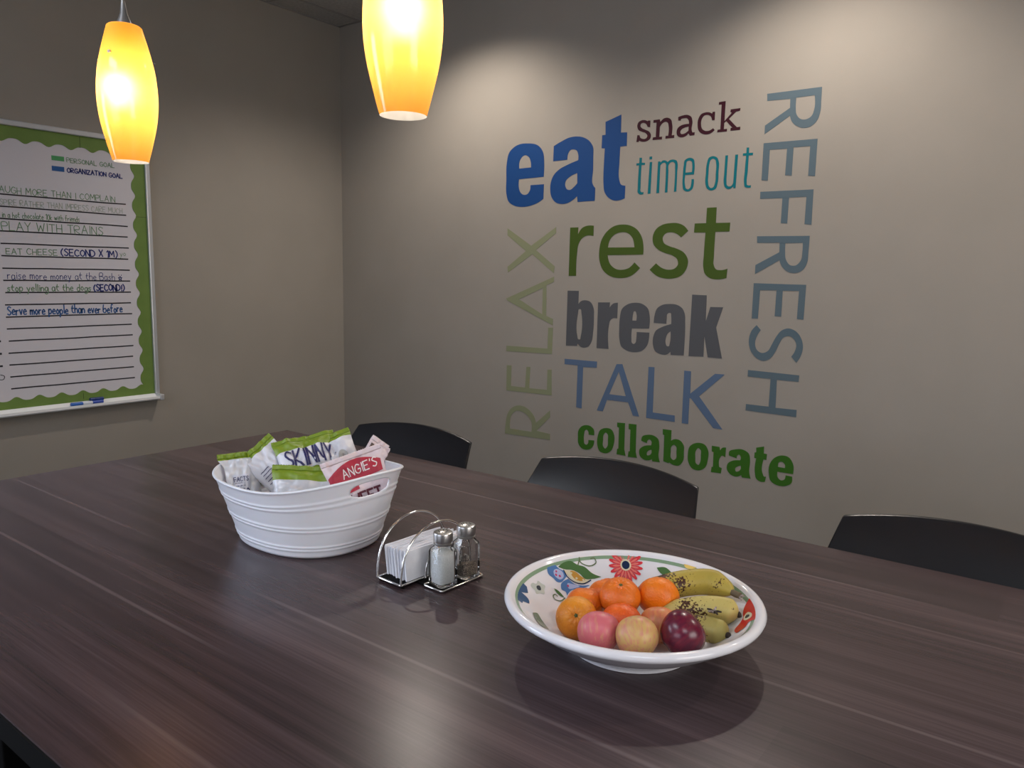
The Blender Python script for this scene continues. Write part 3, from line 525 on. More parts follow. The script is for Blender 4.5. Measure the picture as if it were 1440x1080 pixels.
M_lens = emit('downlight_lens', (1.0, .93, .85), 55); M_diff = emit('troffer_diffuser', (.95, .97, 1.0), 1.2)
for i, (dx, dy) in enumerate(DOWNLIGHTS):
    t = thing('recessed_downlight', ['round recessed ceiling downlight above the corner end of the back wall', 'round recessed ceiling downlight above the painted words', 'round recessed ceiling downlight beyond the words, furthest from the corner'][i], 'ceiling light', (dx, dy, CEIL), 0, 'downlights along the back wall')
    bm = bmesh.new(); lathe(bm, [(.055, .0), (.080, -.004), (.082, .002), (.055, .004), (.055, 0)], 40); obj('trim_ring', bm, M_tray, t, smooth=40)
    bm = bmesh.new(); lathe(bm, [(.0005, .002), (.054, .002), (.054, .004), (.0005, .004)], 40); obj('lens', bm, M_lens, t)
for i, (tx, ty) in enumerate(TROFFERS):
    t = thing('ceiling_panel_light', ['rectangular ceiling panel light behind the camera, nearer the whiteboard wall', 'rectangular ceiling panel light behind the camera, further from the whiteboard wall'][i], 'ceiling light', (tx, ty, CEIL), 0, 'panel lights behind the table')
    obj('diffuser', bx((-.58, -.28, -.004), (.58, .28, .001)), M_diff, t)
    bm = bmesh.new()
    for lo, hi in (((-.61, -.305, -.006), (-.58, .305, .001)), ((.58, -.305, -.006), (.61, .305, .001)), ((-.58, -.305, -.006), (.58, -.28, .001)), ((-.58, .28, -.006), (.58, .305, .001))): box(bm, lo, hi)
    obj('frame', bm, M_tray, t)

# ------------------------------------------------------------------ words on the back wall
INK = {'eat': (.008, .050, .18), 'snack': (.035, .004, .010), 'time out': (.0, .125, .155), 'rest': (.048, .082, .008), 'break': (.080, .081, .088),
       'TALK': (.088, .132, .215), 'collaborate': (.036, .125, .010), 'REFRESH': (.088, .125, .150), 'RELAX': (.225, .236, .138)}
LAB = {'eat': 'heavy blue wall lettering reading eat, largest word at upper left', 'snack': 'dark maroon slab serif wall lettering reading snack',
       'time out': 'narrow teal wall lettering reading time out', 'rest': 'olive green wall lettering reading rest', 'break': 'heavy condensed grey wall lettering reading break',
       'TALK': 'light blue capital wall lettering reading TALK', 'collaborate': 'bold green slab serif wall lettering reading collaborate, lowest word',
       'REFRESH': 'slate blue vertical wall lettering reading REFRESH at the right', 'RELAX': 'faint pale green vertical wall lettering reading RELAX at the left'}
for word, letters in DECALS:
    m = mat(word.replace(' ', '_').lower() + '_vinyl', INK[word], .6, spec=.2)
    loops_all = [[catmull(parse(p)) for p in l] for l in letters]
    xs = [p[0] for l in loops_all for q in l for p in q]; zs = [p[1] for l in loops_all for q in l for p in q]
    cx, cz = (min(xs)+max(xs))/2, min(zs)
    t = thing('wall_lettering', LAB[word], 'wall lettering', (cx, Y1, cz), 0, 'words on the back wall')
    if word == 'time out': loops_all[1] = loops_all[1]
    for l in loops_all:
        obj('letter', sheet(l, lambda x, z: (x-cx, -.0010, z-cz), lambda x, z: (x-cx, 0, z-cz)), m, t)

# ------------------------------------------------------------------ whiteboard on the left wall
BY0, BY1, BZ0, BZ1 = -.49, 1.949, .640, 1.876
wb = thing('whiteboard', 'large wall whiteboard with green scalloped border and handwritten goals', 'whiteboard', (X0, (BY0+BY1)/2, BZ0))
oy, oz = (BY0+BY1)/2, BZ0
def wl(p): return (p[0], p[1]-oy, p[2]-oz)
def wbx(lo, hi, b=0, s=2): return bx((lo[0], lo[1]-oy, lo[2]-oz), (hi[0], hi[1]-oy, hi[2]-oz), b, s)
obj('panel', wbx((.002, BY0+.01, BZ0+.02), (.012, BY1-.01, BZ1-.01)), M_board, wb)
obj('frame_rail', wbx((.0, BY0, BZ1-.024), (.026, BY1, BZ1), .004), M_alu, wb)
obj('frame_rail', wbx((.0, BY1-.022, BZ0+.020), (.026, BY1, BZ1-.024), .004), M_alu, wb)
obj('frame_rail', wbx((.0, BY0, BZ0+.020), (.026, BY0+.022, BZ1-.024), .004), M_alu, wb)
# marker tray: sloped shelf with a lip
bm = bmesh.new(); pr = [(0, 0), (.052, 0), (.058, .006), (.058, .017), (.054, .017), (.052, .009), (.024, .010), (.018, .026), (0, .034)]
loft(bm, [[(p[0], y-oy, BZ0-.004+p[1]-oz) for p in pr] for y in (BY0+.004, BY1-.004)], cap0=True, cap1=True)
tray = obj('marker_tray', bm, M_tray, wb)
obj('corner_cap', wbx((-.0, BY1-.018, BZ0-.008), (.062, BY1+.003, BZ0+.022), .004), M_alu, wb)
# border strips with scalloped inner edges; each strip its own piece
PER = .0915; AMP = .0085
def scallop(s): return AMP*cos(2*pi*s/PER)
def strip(s0, s1, base, edge, hor, ph, taper):
    # runs from s0 to s1; outer straight edge at base, inner edge at edge with bulges of white eating in
    pts = []; n = max(8, int((s1-s0)/PER*14))
    for k in range(n+1):
        s = s0 + (s1-s0)*k/n; c = (s-ph)/PER*2*pi
        pts.append((s, edge + taper*(AMP*cos(c) + AMP*.18*cos(2*c))))
    pts += [(s1, base), (s0, base)]
    lp = [[(p[0], p[1]) for p in pts]]
    f = (lambda a, b: wl((.0145, a, b))) if hor else (lambda a, b: wl((.0140, b, a)))
    g = (lambda a, b: wl((.012, a, b))) if hor else (lambda a, b: wl((.012, b, a)))
    return obj('border_strip', sheet(lp, f, g), M_border, wb)
VE, TE, BE = 1.868, 1.797, .704     # mean inner edges
zz = [BZ0+.02, 1.30, 1.52, BZ1-.024] 
strip(BZ0+.03, 1.517, BY1-.022, VE, False, 1.156, 1); strip(1.5175, BZ1-.024, BY1-.022, VE, False, 1.156, 1)
strip(1.640, BY1-.022, BZ1-.024, TE, True, 1.60, -1); strip(.72, 1.6395, BZ1-.024, TE, True, 1.60, -1); strip(BY0+.022, .7195, BZ1-.024, TE, True, 1.60, -1)
strip(1.591, BY1-.022, BZ0+.02, BE, True, 1.59, 1); strip(.67, 1.5905, BZ0+.02, BE, True, 1.59, 1); strip(BY0+.022, .6695, BZ0+.02, BE, True, 1.59, 1)
strip(BZ0+.03, BZ1-.024, BY0+.022, BY0+.10, False, 1.156, -1)
M_seam_shade = mat('paper_seam_shade', (.03, .05, .012), .8)  # dark colour painting the shadow line where border strips meet
for a, b, c, d in ((1.6385, 1.6405, TE+.004, BZ1-.024), (1.5895, 1.5915, BZ0+.034, BE-.004), (.7185, .7205, TE+.004, BZ1-.024), (.6685, .6705, BZ0+.034, BE-.004)):
    obj('strip_seam_shade', sheet([[(a, c), (b, c), (b, d), (a, d)]], lambda y, z: wl((.0149, y, z))), M_seam_shade, wb)
obj('strip_seam_shade', sheet([[(VE+.006, 1.5165), (BY1-.022, 1.5165), (BY1-.022, 1.518), (VE+.006, 1.518)]], lambda y, z: wl((.0149, y, z))), M_seam_shade, wb)
# ruled lines of both columns
rnd = random.Random(3)
for k in range(17):
    z = 1.571 - .0505*k - .0009*max(0, k-3)
    for a, b in ((1.300 + (.004 if k in (8, 12) else 0), 1.832 + rnd.uniform(-.004, .004)), (.62, 1.150)):
        bm = bmesh.new(); n = 6
        pts = [(a+(b-a)*i/n, z + rnd.uniform(-.0009, .0009)) for i in range(n+1)]
        ribbon(bm, pts, .0058, lambda y, q: wl((.0124, y, q))); obj('ruled_line', bm, M_line, wb)
INKS = {'sage_ink': mat('sage_ink', (.13, .25, .13), .6), 'pale_ink': mat('pale_ink', (.30, .36, .30), .6), 'navy_ink': mat('navy_ink', (.012, .025, .17), .6), 'blue_ink': mat('blue_ink', (.008, .085, .28), .6), 'leaf_ink': mat('leaf_ink', (.06, .30, .10), .6)}
for s, ink, wd, y0, y1, z, h in BOARD_TEXT:
    f = lambda u, v: wl((.0128, y0+u, z+v))
    write('handwriting', s, f, y1-y0, h, wd, INKS[ink], wb, .06, rnd)
for ink, a, b, c, d in (('leaf_ink', 1.518, 1.570, 1.734, 1.754), ('blue_ink', 1.517, 1.568, 1.689, 1.710)):
    obj('colour_swatch', sheet([[(a, c), (b, c), (b, d), (a, d)]], lambda y, z: wl((.0128, y, z))), INKS[ink], wb)
for z in (.958, .905, .852):
    bm = bmesh.new(); ribbon(bm, [(1.262, z), (1.270, z)], .008, lambda y, q: wl((.0128, y, q))); obj('handwriting', bm, M_line, wb)
bm = bmesh.new(); ribbon(bm, catmull([(1.255, .795, 0), (1.272, .795, 0), (1.276, .808, 0), (1.262, .815, 0)], False), .003, lambda y, q: wl((.0128, y, q))); obj('handwriting', bm, M_line, wb)

# two markers lying in the tray
M_mblue = mat('marker_blue', (.01, .10, .42), .4); M_mdark = mat('marker_dark_blue', (.008, .03, .16), .4); M_mwhite = mat('marker_label', (.62, .65, .72), .5); M_eras = mat('marker_cap_blue', (.03, .07, .36), .45)
def marker(name, label, x, y, z, ln, rz, body, cap, barrel=None):
    t = thing(name, label, 'marker', (x, y, z), rz, 'markers in the whiteboard tray')
    r = .0088
    def seg(nm, a, b, rr, m, **k):
        bm = bmesh.new(); e = .0012
        R = [(0.0006, a), (rr-e, a), (rr, a+e), (rr, b-e), (rr-e, b), (.0006, b)]
        loft(bm, [[(q*cos(2*pi*i/20), p, q*sin(2*pi*i/20)) for i in range(20)] for q, p in R], cap0=True, cap1=True); return obj(nm, bm, m, t, smooth=40)
    seg('cap', 0, ln*.36, r, cap); seg('barrel', ln*.36, ln*.66, r*.93, barrel or M_mwhite); seg('barrel_end', ln*.66, ln, r*.96, body)
marker('whiteboard_marker', 'blue marker with a white label lying at the front of the tray', X0+.042, 1.522, .6575, .142, 0, M_eras, M_mblue)
marker('whiteboard_marker', 'short dark blue marker lying behind the other against the board', X0+.0285, 1.612, .6690, .060, 0, M_mdark, M_mdark, M_mdark)

# ------------------------------------------------------------------ table
TX0, TX1, TY0, TY1, TZ = -2.070, 1.05, .304, 1.517, .76
tb = thing('conference_table', 'long dark walnut laminate table across the room', 'table', ((TX0+TX1)/2, (TY0+TY1)/2, 0))
tx, ty = (TX0+TX1)/2, (TY0+TY1)/2
me = obj('tabletop', bx((TX0, TY0, TZ-.032), (TX1, TY1, TZ), .0015, 2), M_table); me.parent = tb; me.location = (-tx, -ty, 0)
bm = bmesh.new()
for lo, hi in (((TX0-.0025, TY0-.0025, TZ-.031), (TX1+.0025, TY0, TZ-.0012)), ((TX0-.0025, TY1, TZ-.031), (TX1+.0025, TY1+.0025, TZ-.0012)), ((TX0-.0025, TY0, TZ-.031), (TX0, TY1, TZ-.0012)), ((TX1, TY0, TZ-.031), (TX1+.0025, TY1, TZ-.0012))): box(bm, lo, hi)
me = obj('edge_band', bm, M_black, tb); me.location = (-tx, -ty, 0)
me = obj('apron', bx((TX0+.25, TY0+.20, TZ-.11), (TX1-.25, TY1-.20, TZ-.032), .003), M_black, tb); me.location = (-tx, -ty, 0)
for x in (TX0+.32, TX1-.32):
    for y in (TY0+.27, TY1-.27):
        me = obj('leg', bx((x-.035, y-.035, 0), (x+.035, y+.035, TZ-.11), .004), M_black, tb); me.location = (-tx, -ty, 0)

# ------------------------------------------------------------------ chairs
def make_chair(label):
    t = thing('dining_chair', label, 'chair', (0, 0, 0), 0, 'chairs along the far side of the table')
    # faces -Y (the table); origin under the backrest top centre
    bm = bmesh.new(); nu, nv = 28, 14; f = []; 
    def P(u, v, d):
        # u -1..1 across, v 0 bottom .. 1 top
        wv = .219 + .019*min(1, (1-v)/.28); x = u*wv; z = .52 + .277*v + .022*(1-u*u)*(v**2)
        y = -.135*(1-v**1.6) - .032*u*u
        return Vector((x, y + d, z - .0))
    outline = []
    for s, d in ((1, 0.0), (-1, .011)):
        g = [[bm.verts.new(P(-1+2*i/nu, j/nv, d)) for i in range(nu+1)] for j in range(nv+1)]; f.append(g)
    A, Bk = f
    for j in range(nv):
        for i in range(nu):
            bm.faces.new((A[j][i], A[j][i+1], A[j+1][i+1], A[j+1][i])); bm.faces.new((Bk[j][i], Bk[j+1][i], Bk[j+1][i+1], Bk[j][i+1]))
    for i in range(nu):
        bm.faces.new((A[0][i], Bk[0][i], Bk[0][i+1], A[0][i+1])); bm.faces.new((A[nv][i], A[nv][i+1], Bk[nv][i+1], Bk[nv][i]))
    for j in range(nv):
        bm.faces.new((A[j][0], A[j+1][0], Bk[j+1][0], Bk[j][0])); bm.faces.new((A[j][nu], Bk[j][nu], Bk[j+1][nu], A[j+1][nu]))
    o = obj('backrest', bm, M_chair, t, smooth=40); bv = o.modifiers.new('round', 'BEVEL'); bv.width = .003; bv.segments = 2; bv.limit_method = 'ANGLE'; bv.angle_limit = radians(40)
    bm = bmesh.new(); rings = []
    for zz_ in (.440, .444, .452, .456):
        ins = .008 if zz_ in (.440, .456) else 0
        rings.append([((.215-ins)*(abs(cos(a))**.55)*(1 if cos(a) > 0 else -1), -.30+(.205-ins)*(abs(sin(a))**.55)*(1 if sin(a) > 0 else -1), zz_) for a in [2*pi*k/48 for k in range(48)]])
    loft(bm, rings, cap0=True, cap1=True); obj('seat', bm, M_chair, t, smooth=40)
    for s in (-1, 1):
        bm = bmesh.new(); tube(bm, [(s*.19, -.475, .44), (s*.20, -.485, .2), (s*.205, -.49, 0)], .0105); obj('leg', bm, M_alu, t, smooth=True)
        bm = bmesh.new(); tube(bm, [(s*.17, -.078, .60), (s*.18, -.092, .50), (s*.19, -.10, .42), (s*.20, -.075, .2), (s*.205, -.04, 0)], .0105); obj('leg', bm, M_alu, t, smooth=True)
        bm = bmesh.new(); tube(bm, [(s*.19, -.475, .43), (s*.19, -.10, .43)], .009); obj('seat_rail', bm, M_alu, t, smooth=True)
    return t
ch = make_chair('black bentwood chair nearest the room corner, behind the white tub')
ch.location = (-1.610, 1.655, 0); ch.rotation_euler = (0, 0, radians(4))
c2 = copy_tree(ch); c2['label'] = 'middle black bentwood chair, below the word collaborate'; c2.location = (-.912, 1.655, 0); c2.rotation_euler = (0, 0, 0)
c3 = copy_tree(ch); c3['label'] = 'black bentwood chair at the right, cut by the picture edge'; c3.location = (-.158, 1.655, 0); c3.rotation_euler = (0, 0, 0)

# ------------------------------------------------------------------ pendant lamps
def shade_r(t):   # t 0 bottom .. 1 top
    K = [(0, .0385), (.12, .0480), (.28, .0590), (.42, .0640), (.55, .0640), (.70, .0595), (.85, .0495), (.95, .0415), (1, .0375)]
    for (a, ra), (b, rb) in zip(K, K[1:]):
        if t <= b:
            i = K.index((a, ra)); p0 = K[max(i-1, 0)]; p3 = K[min(i+2, len(K)-1)]
            s = (t-a)/(b-a); m1 = (rb-p0[1])/(b-p0[0])*(b-a); m2 = (p3[1]-ra)/(p3[0]-a)*(b-a)
            return ra*(2*s**3-3*s*s+1)+m1*(s**3-2*s*s+s)+rb*(-2*s**3+3*s*s)+m2*(s**3-s*s)
    return K[-1][1]
M_bulb = emit('bulb_glow', (1.0, .95, .88), 30)
def make_lamp(label, x, y, z, hot):
    t = thing('pendant_lamp', label, 'pendant lamp', (x, y, z), 0, 'pendant lamps over the table')
    H_ = .298
    prof = [(shade_r(k/30), H_*k/30) for k in range(31)] + [(.034, H_+.003), (.026, H_+.0045), (.012, H_+.005)]
    bm = bmesh.new(); lathe(bm, prof, 72)
    me = obj('shade', bm, M_shade, t, smooth=60)
    # make sure the normals point outwards
    bm = bmesh.new(); lathe(bm, [(.0005, H_+.06), (.0045, H_+.058), (.008, H_+.030), (.016, H_+.010), (.017, H_+.002), (.017, H_-.045), (.0005, H_-.045)], 32); obj('socket', bm, M_steelcap, t, smooth=40)
    for s in (-1, 1):
        bm = bmesh.new(); tube(bm, [(s*.0022, 0, H_+.055), (s*.0026, 0, H_+.3), (s*.0022, 0, CEIL-z-.02)], .0014); obj('cord', bm, M_chrome, t, smooth=True)
    bm = bmesh.new(); lathe(bm, [(.0005, CEIL-z), (.06, CEIL-z), (.06, CEIL-z-.015), (.05, CEIL-z-.022), (.0005, CEIL-z-.024)], 40); obj('ceiling_canopy', bm, M_steelcap, t, smooth=40)
    for a, l in ((radians(205), .020), (radians(-62), .004), (radians(80), .010)):
        zz_ = H_*.775; rr = shade_r(.775)
        bm = bmesh.new(); tube(bm, [((rr-.004)*cos(a), (rr-.004)*sin(a), zz_), ((rr+l)*cos(a), (rr+l)*sin(a), zz_)], .0016 if l > .005 else .0035); obj('set_screw', bm, M_steelcap, t, smooth=True)
    bm = bmesh.new(); bmesh.ops.create_uvsphere(bm, u_segments=20, v_segments=12, radius=.027)
    for v in bm.verts: v.co = v.co + Vector((hot[0], hot[1], H_*.56))
    bu = obj('bulb', bm, M_bulb, t, smooth=True); bu.visible_shadow = True
    d = bpy.data.lights.new('bulb_light', 'POINT'); d.energy = LAMP_W; d.color = (1.0, .93, .80); d.shadow_soft_size = .016
    o = bpy.data.objects.new('bulb_light', d); COL.objects.link(o); o.parent = t; o.location = (hot[0], hot[1], H_*.56 - .018)
    return t
LAMP_W = 1.15
make_lamp('yellow orange glass pendant lamp hanging before the whiteboard', -1.838, .93, 1.519, (-.012, -.012))
make_lamp('yellow orange glass pendant lamp hanging left of the wall words, cut by the top edge', -.940, .93, 1.527, (0, 0))
make_lamp('yellow orange glass pendant lamp beyond the right edge of the picture', -.02, .93, 1.527, (0, 0))

# ------------------------------------------------------------------ white oval tub
tubx, tuby = -1.188, .919
def tub_surface(u, v, off=0.0):
    """u angle, v 0 bottom..1 rim; returns local point"""
    e = abs(cos(u))**3.0
    h = .128 + (.026 if cos(u) > 0 else .004)*e
    a = .140 + (.187-.140)*v**1.05; b = .117 + (.157-.117)*v**1.05
    g = 0
    for c, wd in ((.79, .016), (.735, .016), (.48, .016), (.43, .016), (.185, .015), (.135, .015)):
        hv = v*(h/.130 if False else 1); g += .0016*math.exp(-((v-c)/wd)**2)
    if v < .05: g -= .006*(1-v/.05)**2
    n = 2.25; cu, su = cos(u), sin(u)
    rr = (abs(cu/a)**n + abs(su/b)**n)**(-1/n)
    rr += g + off
    hz = h if v > .8 else .130 + (h-.130)*(v/.8)**3
    return Vector((rr*cu, rr*su, hz*v))
def slot(u, v):   # rounded slot in each handle end
    best = 9
    for c in (0, pi):
        du = (u - c + pi) % (2*pi) - pi; x = du*.172/.045; y = (v-.845)/.085
        best = min(best, (abs(x)**3.2 + abs(y)**2.6))
    return best
tub = thing('plastic_tub', 'white ribbed oval plastic tub full of snack bags', 'tub', (tubx, tuby, TZ))
bm = bmesh.new(); NU, NV = 200, 84
G = [[bm.verts.new(tub_surface(2*pi*i/NU, j/NV)) for i in range(NU)] for j in range(NV+1)]
def uvp(i, j): return 2*pi*i/NU, j/NV
hole = set()
for j in range(NV):
    for i in range(NU):
        u = 2*pi*(i+.5)/NU; v = (j+.5)/NV
        if slot(u, v) < 1: hole.add((i, j)); continue
        k = (i+1) % NU; bm.faces.new((G[j][i], G[j][k], G[j+1][k], G[j+1][i]))
# pull the ragged edge of the slots onto the smooth outline
for j in range(1, NV):
    for i in range(NU):
        q = [((i-a) % NU, j-b) in hole for a in (0, 1) for b in (0, 1)]
        if any(q) and not all(q):
            u, v = uvp(i, j); c = 0 if cos(u) > 0 else pi; du = (u-c+pi) % (2*pi)-pi; dv = v-.845
            s = slot(u, v)
            for it in range(6):
                k = slot(c+du, .845+dv)**(-1/2.9); du *= k; dv *= k
            G[j][i].co = tub_surface(c+du, .845+dv)
bmesh.ops.delete(bm, geom=[v for v in bm.verts if not v.link_faces], context='VERTS')
bot = [v for v in G[0]]; bm.faces.new(list(reversed(bot)))
o = obj('tub_shell', bm, M_tub, tub, smooth=60)
sd = o.modifiers.new('wall', 'SOLIDIFY'); sd.thickness = .0028; sd.offset = -1
# rolled rim
bm = bmesh.new(); pts = [tub_surface(2*pi*i/160, 1.0, -.0004) for i in range(161)]; rings = []
for i in range(160):
    p = pts[i]; t_ = (pts[(i+1) % 160]-pts[i-1 if i else 159]).normalized(); up = Vector((0, 0, 1)); s_ = t_.cross(up).normalized(); w_ = s_.cross(t_)
    rings.append([p + s_*.0034*cos(2*pi*k/8) + w_*.0024*sin(2*pi*k/8) for k in range(8)])
rings.append(rings[0]); loft(bm, rings); bmesh.ops.remove_doubles(bm, verts=bm.verts[:], dist=1e-6); obj('rim', bm, M_tub, tub, smooth=80)

# ------------------------------------------------------------------ snack bags
BW = mat('bag_white', (.68, .68, .74), .38, spec=.45); BGn = mat('bag_lime', (.185, .275, .016), .45); BSil = mat('bag_silver_white', (.62, .63, .68), .36, .15)
BPk = mat('bag_blush', (.70, .58, .60), .45); BRed = mat('bag_red', (.42, .02, .045), .5); BNavy = mat('print_navy', (.012, .012, .10), .5); BBrown = mat('print_brown', (.09, .055, .045), .5)
BPink = mat('print_pink', (.62, .05, .16), .5); BLite = mat('print_cream', (.80, .72, .70), .5); BMar = mat('print_maroon', (.10, .006, .02), .5); BPanel = mat('print_panel', (.62, .64, .74), .45); BTan = mat('print_tan', (.45, .36, .22), .5)
def confine(p):
    q = p - Vector((tubx, tuby, TZ)); u = math.atan2(q.y/.157, q.x/.187); z = max(q.z, .006)
    e = abs(cos(u))**3.0; h = .128 + (.026 if cos(u) > 0 else .004)*e
    w = tub_surface(u, min(1, max(0, z/h))); lim = w.xy.length - .0075 + max(0, z-h)*1.2
    r = q.xy.length
    if r > lim: q.x *= lim/r; q.y *= lim/r
    return Vector((q.x, q.y, z)) + Vector((tubx, tuby, TZ))
class Bag:
    def __init__(s, key, label, w, h, mats, band=(.70, .70), th=.034, seed=1, twist=0.0, fold=0.0):
        C_, U_, V_ = (Vector(q) for q in BAGS[key]); s.Nn = U_.cross(V_).normalized(); s.C = C_
        s.w, s.h, s.th, s.seed, s.fold = w, h, th, seed, fold
        s.t = thing('snack_bag', label, 'snack bag', C_, 0, 'snack bags in the white tub')
        s.U, s.V = U_.normalized(), V_.normalized()
        bm = bmesh.new(); nu, nv = 30, 40
        gs = []
        for side in (1, -1): gs.append([[bm.verts.new(s.P(-1+2*i/nu, -1+2*j/nv, side)) for i in range(nu+1)] for j in range(nv+1)])
        for gi, g in enumerate(gs):
            for j in range(nv):
                for i in range(nu):
                    q = (g[j][i], g[j][i+1], g[j+1][i+1], g[j+1][i]); f = bm.faces.new(q if gi == 0 else q[::-1])
                    vv = -1+2*(j+.5)/nv; f.material_index = 1 if (vv > band[0] or vv < -band[1]) else 0
        bmesh.ops.remove_doubles(bm, verts=bm.verts[:], dist=1e-5)
        s.body = obj('bag_body', bm, mats, s.t, smooth=70, mods='raw')
        # crimped seals
        for e in (-1, 1):
            bm = bmesh.new(); R = []
            for k in range(5):
                row = []
                for i in range(61):
                    u = -1+2*i/60; base = s.P(u, e, 1); q = s.V*e*(.0095*k/4 + (.0012*(i % 2) if k == 4 else 0))
                    row.append(confine(s.C + base + q + s.Nn*.0007*(1 if k % 2 else -1)) - s.C)
                R.append(row)
            loft(bm, R, close=False); o = obj('seal', bm, mats[1], s.t, smooth=70); sd = o.modifiers.new('film', 'SOLIDIFY'); sd.thickness = .0004
    def P(s, u, v, side=1, off=0.0):
        pu = max(0.0, 1-abs(u)**2.6)**.6; pv = max(0.0, 1-abs(v)**2.2)**.75
        sq = 1 - .10*(1-abs(v)**3)*abs(u)     # sides draw in when filled
        x = u*s.w/2*(.90 + .10*abs(v)**2); y = v*s.h/2
        n1 = noise.noise(Vector((u*1.6+s.seed*3.1, v*1.6, side*2.0+s.seed))); n2 = noise.noise(Vector((u*5+s.seed, v*4, side*5.0)))
        ridg = 1-abs(noise.noise(Vector((u*3.0+s.seed*7, v*2.2+3, side*1.5))))*2
        z = side*s.th/2*pu*pv*(1 + .25*n1) + (.0055*n1 + .0038*n2 + .0055*(ridg-.5))*(pu*.8+.2) *(1 if abs(u) < 1 and abs(v) < 1 else 1)*(min(1, (1-abs(u))*6) if True else 1)
        z += .006*noise.noise(Vector((u*1.1, v*5.0, s.seed*2.0)))*abs(v)**3 + s.fold*(v*v-.3)*.02
        z += side*off
        return confine(s.C + s.U*x + s.V*y + s.Nn*z) - s.C
    def text(s, txt, u0, u1, v0, hgt, wd, m, slope=0.0, rnd=None):
        W = (u1-u0); f = lambda a, b: s.P(u0+a, v0+b+slope*a, 1, .0022)
        st, TW = text_strokes(txt); bm = bmesh.new(); sx = W/TW
        for l in st:
            pts = []
            for p, q in zip(l, l[1:]):
                for k in range(3): pts.append(((p[0]+(q[0]-p[0])*k/3)*sx, (p[1]+(q[1]-p[1])*k/3)*hgt))
            pts.append((l[-1][0]*sx, l[-1][1]*hgt))
            # stroke width in bag units differs along u and v: build in metres, then convert
            mm = [(p[0]*s.w/2, p[1]*s.h/2) for p in pts]
            ribbon(bm, mm, wd, lambda a, b: f(a/(s.w/2), b/(s.h/2)))
        return obj('printed_text', bm, m, s.t, mods='raw')
    def patch(s, name, u0, u1, v0, v1, m, skew=0.0, off=.0005, shape=None):
        n = 30; off += .0006; bm = bmesh.new(); R = []
        for j in range(n+1):
            row = []
            for i in range(n+1):
                u = u0+(u1-u0)*i/n; v = v0+(v1-v0)*j/n + skew*(u-u0)
                if shape: u, v = shape(i/n, j/n)
                row.append(s.P(u, v, 1, off))
            R.append(row)
        loft(bm, R, close=False); return obj(name, bm, m, s.t, smooth=True, mods='raw')
    def lines(s, u0, u1, v0, dv, n, wd, m, rnd):
        bm = bmesh.new()
        for k in range(n):
            a = u0 + rnd.uniform(0, .05); e = u1 - rnd.uniform(0, .3)*(u1-u0)
            P_ = [(a+(e-a)*i/16, v0-dv*k + (.012 if i % 2 else 0)) for i in range(17)]
            ribbon(bm, [(p[0]*s.w/2, p[1]*s.h/2) for p in P_], wd, lambda x, y: s.P(x/(s.w/2), y/(s.h/2), 1, .0011))
        return obj('small_print', bm, m, s.t, mods='raw')
rb = random.Random(5)
b = Bag('backgreen', 'lime and white snack bag lying at the back of the tub', .12, .13, [BW, BGn], (.25, .25), .035, 11)
b = Bag('backleft', 'small lime topped snack bag tucked at the back left of the tub', .070, .09, [BW, BGn], (.2, .75), .03, 12)
b = Bag('panel', 'silvery white snack bag with a nutrition table, leftmost in the tub', .085, .115, [BSil, BGn], (.93, .93), .036, 13)
b.patch('nutrition_panel', -.35, .45, -.55, .40, BPanel); b.text('FACTS', -.3, .38, .16, .15, .0012, BNavy); b.text('100', -.05, .38, -.30, .20, .0020, BNavy)
b.lines(-.3, .4, .10, .10, 2, .0012, BNavy, rb); b.lines(-.3, .4, -.38, .07, 2, .0008, BNavy, rb)
b = Bag('left', 'white snack bag standing up with a lime tip and rows of small print', .086, .125, [BW, BGn], (.90, .80), .034, 14)
b.lines(-.75, -.05, .30, .11, 5, .0013, BNavy, rb); b.lines(-.80, .05, -.28, .10, 4, .0013, BNavy, rb)
b.patch('printed_seal', .10, .45, -.95, -.72, BW, 0, .0008)
b = Bag('upper', 'white snack bag with lime corners at the upper right of the pile', .105, .120, [BW, BGn], (.86, .84), .034, 15)
b.lines(-.45, .25, .55, .14, 2, .0013, BNavy, rb); b.lines(-.65, -.1, .22, .12, 3, .0013, BNavy, rb); b.lines(-.5, .2, -.30, .12, 2, .0015, BNavy, rb)
b.patch('printed_photo', .25, .62, -.15, .35, mat('print_grey', (.42, .41, .40), .5), 0, .0006, lambda i, j: (.43+.20*(2*i-1)*sqrt(max(0, 1-.5*(2*j-1)**2)), .1+.28*(2*j-1)*sqrt(max(0, 1-.5*(2*i-1)**2))))
b = Bag('skinny', 'white and lime snack bag with dark blue lettering SKINNY', .125, .105, [BW, BGn], (.48, .52), .038, 16)
b.text('SKINNY', -.76, .86, -.42, .84, .0042, BNavy, .02)
b = Bag('pink', 'blush snack bag with pink lettering beside the lime ones', .110, .100, [BPk, BPk], (2, 2), .034, 17)
b.text('BE A', -.30, .20, -.30, .26, .0022, BPink); b.text('WHOLE', -.30, .30, -.66, .22, .0020, BPink); b.patch('printed_photo', -.80, -.30, .45, .85, BBrown); b.patch('printed_photo', -.60, -.48, .45, .85, BTan, 0, .0009); b.lines(.0, .7, .45, .16, 3, .0009, BPk, rb)
b = Bag('corner', 'blush snack bag sticking up beside the right handle', .085, .110, [BPk, BPk], (2, 2), .030, 18)
b.patch('printed_photo', -.85, -.35, .55, .90, BBrown); b.patch('printed_photo', -.70, -.55, .55, .90, BTan, 0, .0009); b.patch('barcode', -.85, -.10, -.15, .48, BPanel); b.lines(-.8, -.15, .40, .13, 4, .0012, BNavy, rb)
b = Bag('red', 'blush snack bag with a red banner, seen through the handle slot', .120, .130, [BPk, BPk], (2, 2), .032, 19)
